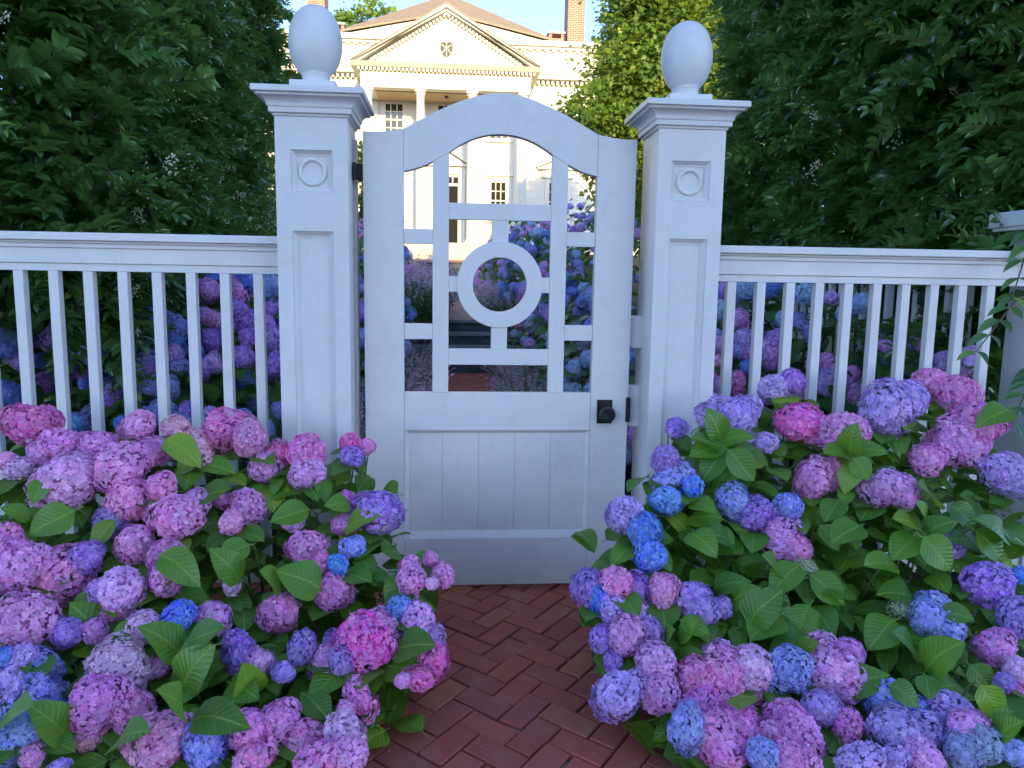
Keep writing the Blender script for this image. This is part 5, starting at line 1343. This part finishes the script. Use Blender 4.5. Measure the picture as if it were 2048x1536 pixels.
def tree(name, label, loc, crowns, leafT, mat, n, ln, trunk_h, trunk_r, group=None, core=False, up=.3):
    q = root(name, loc, label, 'tree', group); rg = np.random.default_rng(int(abs(loc[0] * 31 + loc[1] * 7)) + 3)
    m = MB(); x, y, z = loc; top = crowns[0]
    m.tube([(x, y, z - .1), (x + .1, y, z + trunk_h * .5), (x - .05, y + .1, z + trunk_h), (top[0], top[1], top[2] + top[5] * .5)], [trunk_r, trunk_r * .8, trunk_r * .65, trunk_r * .15], 9)
    m.build('trunk', BARK, q, smooth=True)
    lb = MB()
    P = []; D = []; N = []; T = []
    for (cx, cy, cz, rx, ry, rz) in crowns:
        a = Vector((x, y, z + trunk_h * .8)); b = Vector((cx, cy, cz - rz * .2))
        lb.tube([a, (a + b) / 2 + Vector((0, 0, .2)), b], [trunk_r * .4, trunk_r * .25, trunk_r * .1], 6)
        k = int(n * (rx * ry * rz) ** .66 / sum((c[3] * c[4] * c[5]) ** .66 for c in crowns))
        # clumps first, then leaves round each clump
        nc = max(12, k // 42)
        cc = rg.normal(0, 1, (nc, 3)); cc /= np.linalg.norm(cc, axis=1, keepdims=True); rad = rg.uniform(.35, 1.0, (nc, 1)) ** .6
        cen = cc * rad * np.array((rx, ry, rz)) + np.array((cx, cy, cz))
        for c_ in cen[::3]:
            lb.tube([b, (b + Vector(c_)) / 2 + Vector((0, 0, -.1)), Vector(c_)], [trunk_r * .12, trunk_r * .07, .006], 4)
        per = max(1, k // nc)
        for c_, dirn in zip(cen, cc):
            s = rg.uniform(.18, .42) * min(rx, ry, rz) * .75
            pp = c_ + rg.normal(0, 1, (per, 3)) * np.array((s, s, s * .55))
            P.append(pp); dd = rg.normal(0, .6, (per, 3)) + dirn + np.array((0, 0, -.45)); D.append(dd)
            N.append(rg.normal(0, .45, (per, 3)) + dirn * .6 + np.array((0, -.5, up + .4)))
            T.append(np.clip(rg.uniform(0, 1) * .5 + rg.uniform(0, .5, per), 0, .999))
    lb.build('limbs', BARK, q, smooth=True)
    P = np.concatenate(P); D = np.concatenate(D); N = np.concatenate(N); T = np.concatenate(T)
    link('crown', bake('crown', leafT, frames(D, N, ln * rg.uniform(.7, 1.25, len(P))), P - np.array(loc), T, mat), q, loc, 'stuff')
    return q
# a lobed leaf for the maple
def lobed():
    out = [(0, 0), (.30, .02), (.20, .22), (.55, .35), (.26, .48), (.18, .66), (0, 1.0), (-.18, .66), (-.26, .48), (-.55, .35), (-.20, .22), (-.30, .02)]
    V = np.array([(x, y, -.12 * y * y - .1 * abs(x)) for x, y in out] + [(0, .4, .04)])
    Fq = [(12, i, i + 1, i + 2 if i + 2 < 12 else 0) for i in range(0, 12, 2)]
    UV = np.array([(x + .5, y) for x, y in out] + [(.5, .4)])
    return V, np.array(Fq), UV
LOB = lobed()
tree('maple_tree', 'sunlit yellow green tree overhanging the right wing of the house, behind the right post', (4.6, 14.5, .8),
     [(4.75, 14.2, 6.5, 1.35, 1.4, 1.6), (3.9, 14.0, 5.7, .9, 1.0, .9), (3.05, 13.8, 5.0, .95, .9, .62), (5.4, 14.5, 5.0, 1.4, 1.4, 1.8), (3.95, 14.2, 3.9, .95, 1.0, .9), (5.9, 15, 8.0, 1.8, 1.6, 1.8), (4.5, 14.5, 7.9, .95, 1.0, .9), (4.05, 14.1, 7.2, .75, .8, .8), (6.4, 14.8, 5.9, 1.2, 1.1, 1.6), (6.0, 14.6, 3.4, 1.3, 1.1, 1.3), (4.9, 14.0, 3.0, 1.1, 1.0, 1.0)],
     LOB, MAPLE, 70000, .125, 3.0, .16)
tree('yellow_green_tree', 'sunlit yellow green tree showing behind the left hedge and the left post', (-5.0, 13.0, .8),
     [(-4.4, 13.0, 3.6, 1.6, 1.4, 1.9), (-5.6, 13.5, 5.0, 2.0, 1.6, 2.0), (-3.6, 13.2, 2.6, .8, .9, 1.0)], LOB, MAPLE, 12000, .12, 1.6, .12)
tree('distant_tree', 'bright green tree top showing above the roof left of the pediment', (-6.0, 44, 2.6),
     [(-5.4, 44, 16.2, 2.2, 2.0, 1.7), (-3.9, 44, 15.4, 1.3, 1.2, .9), (-6.5, 44.5, 14.0, 2.4, 2.0, 1.5)], LOB, MAPLE, 2600, .34, 10, .3)
tree('small_shrub_tree', 'small leafy branch tree between the left post and the gate, low against the house', (-2.2, 15.5, .9),
     [(-2.15, 15.5, 4.15, .38, .5, .42), (-2.6, 15.6, 3.4, .7, .6, .8)], LOB, MAPLE, 1500, .11, 2.0, .06)
# tree line far behind the house and gardens
for i, (x, y, s) in enumerate([(-26, 58, 9), (-14, 60, 8), (16, 60, 8), (27, 56, 9), (38, 60, 10), (-38, 60, 10)]):
    tree('background_tree', ['far left', 'second', 'fourth', 'fifth', 'far right', 'leftmost'][i] + ' dark tree of the tree line beyond the house and hedges', (x, y, 2.6), [(x, y, 2.6 + s * .6, s * .62, s * .5, s * .5)], PV_T, PRIVET, 3000, .6, s * .3, .4, 'tree line beyond the house')
# unseen trees added behind the camera to shade the gate and hedges
for i, (x, y, h, rx) in enumerate([(.5, -26, 13.5, 4.2), (5.0, -25, 15.5, 4.6), (3.4, -29, 18.0, 4.0), (9.5, -27, 14.0, 4.0), (-5.0, -27, 12.5, 4.0)]):
    tree('shade_tree', ['broad leafy', 'round leafy', 'tallest leafy', 'shorter right-hand', 'shorter left-hand'][i] + ' tree, unseen, added behind the viewer to cast shade', (x, y, 0),
         [(x, y, h * .72, rx, 3.0, h * .28), (x, y + .3, h * .38, rx * .95, 2.6, h * .26), (x - .4, y, h * .13, rx * .9, 2.0, h * .15)], leaf_template(3, .1, .2, .42), PRIVET, 11000, .52, h * .3, .25, 'unseen trees added for shade')
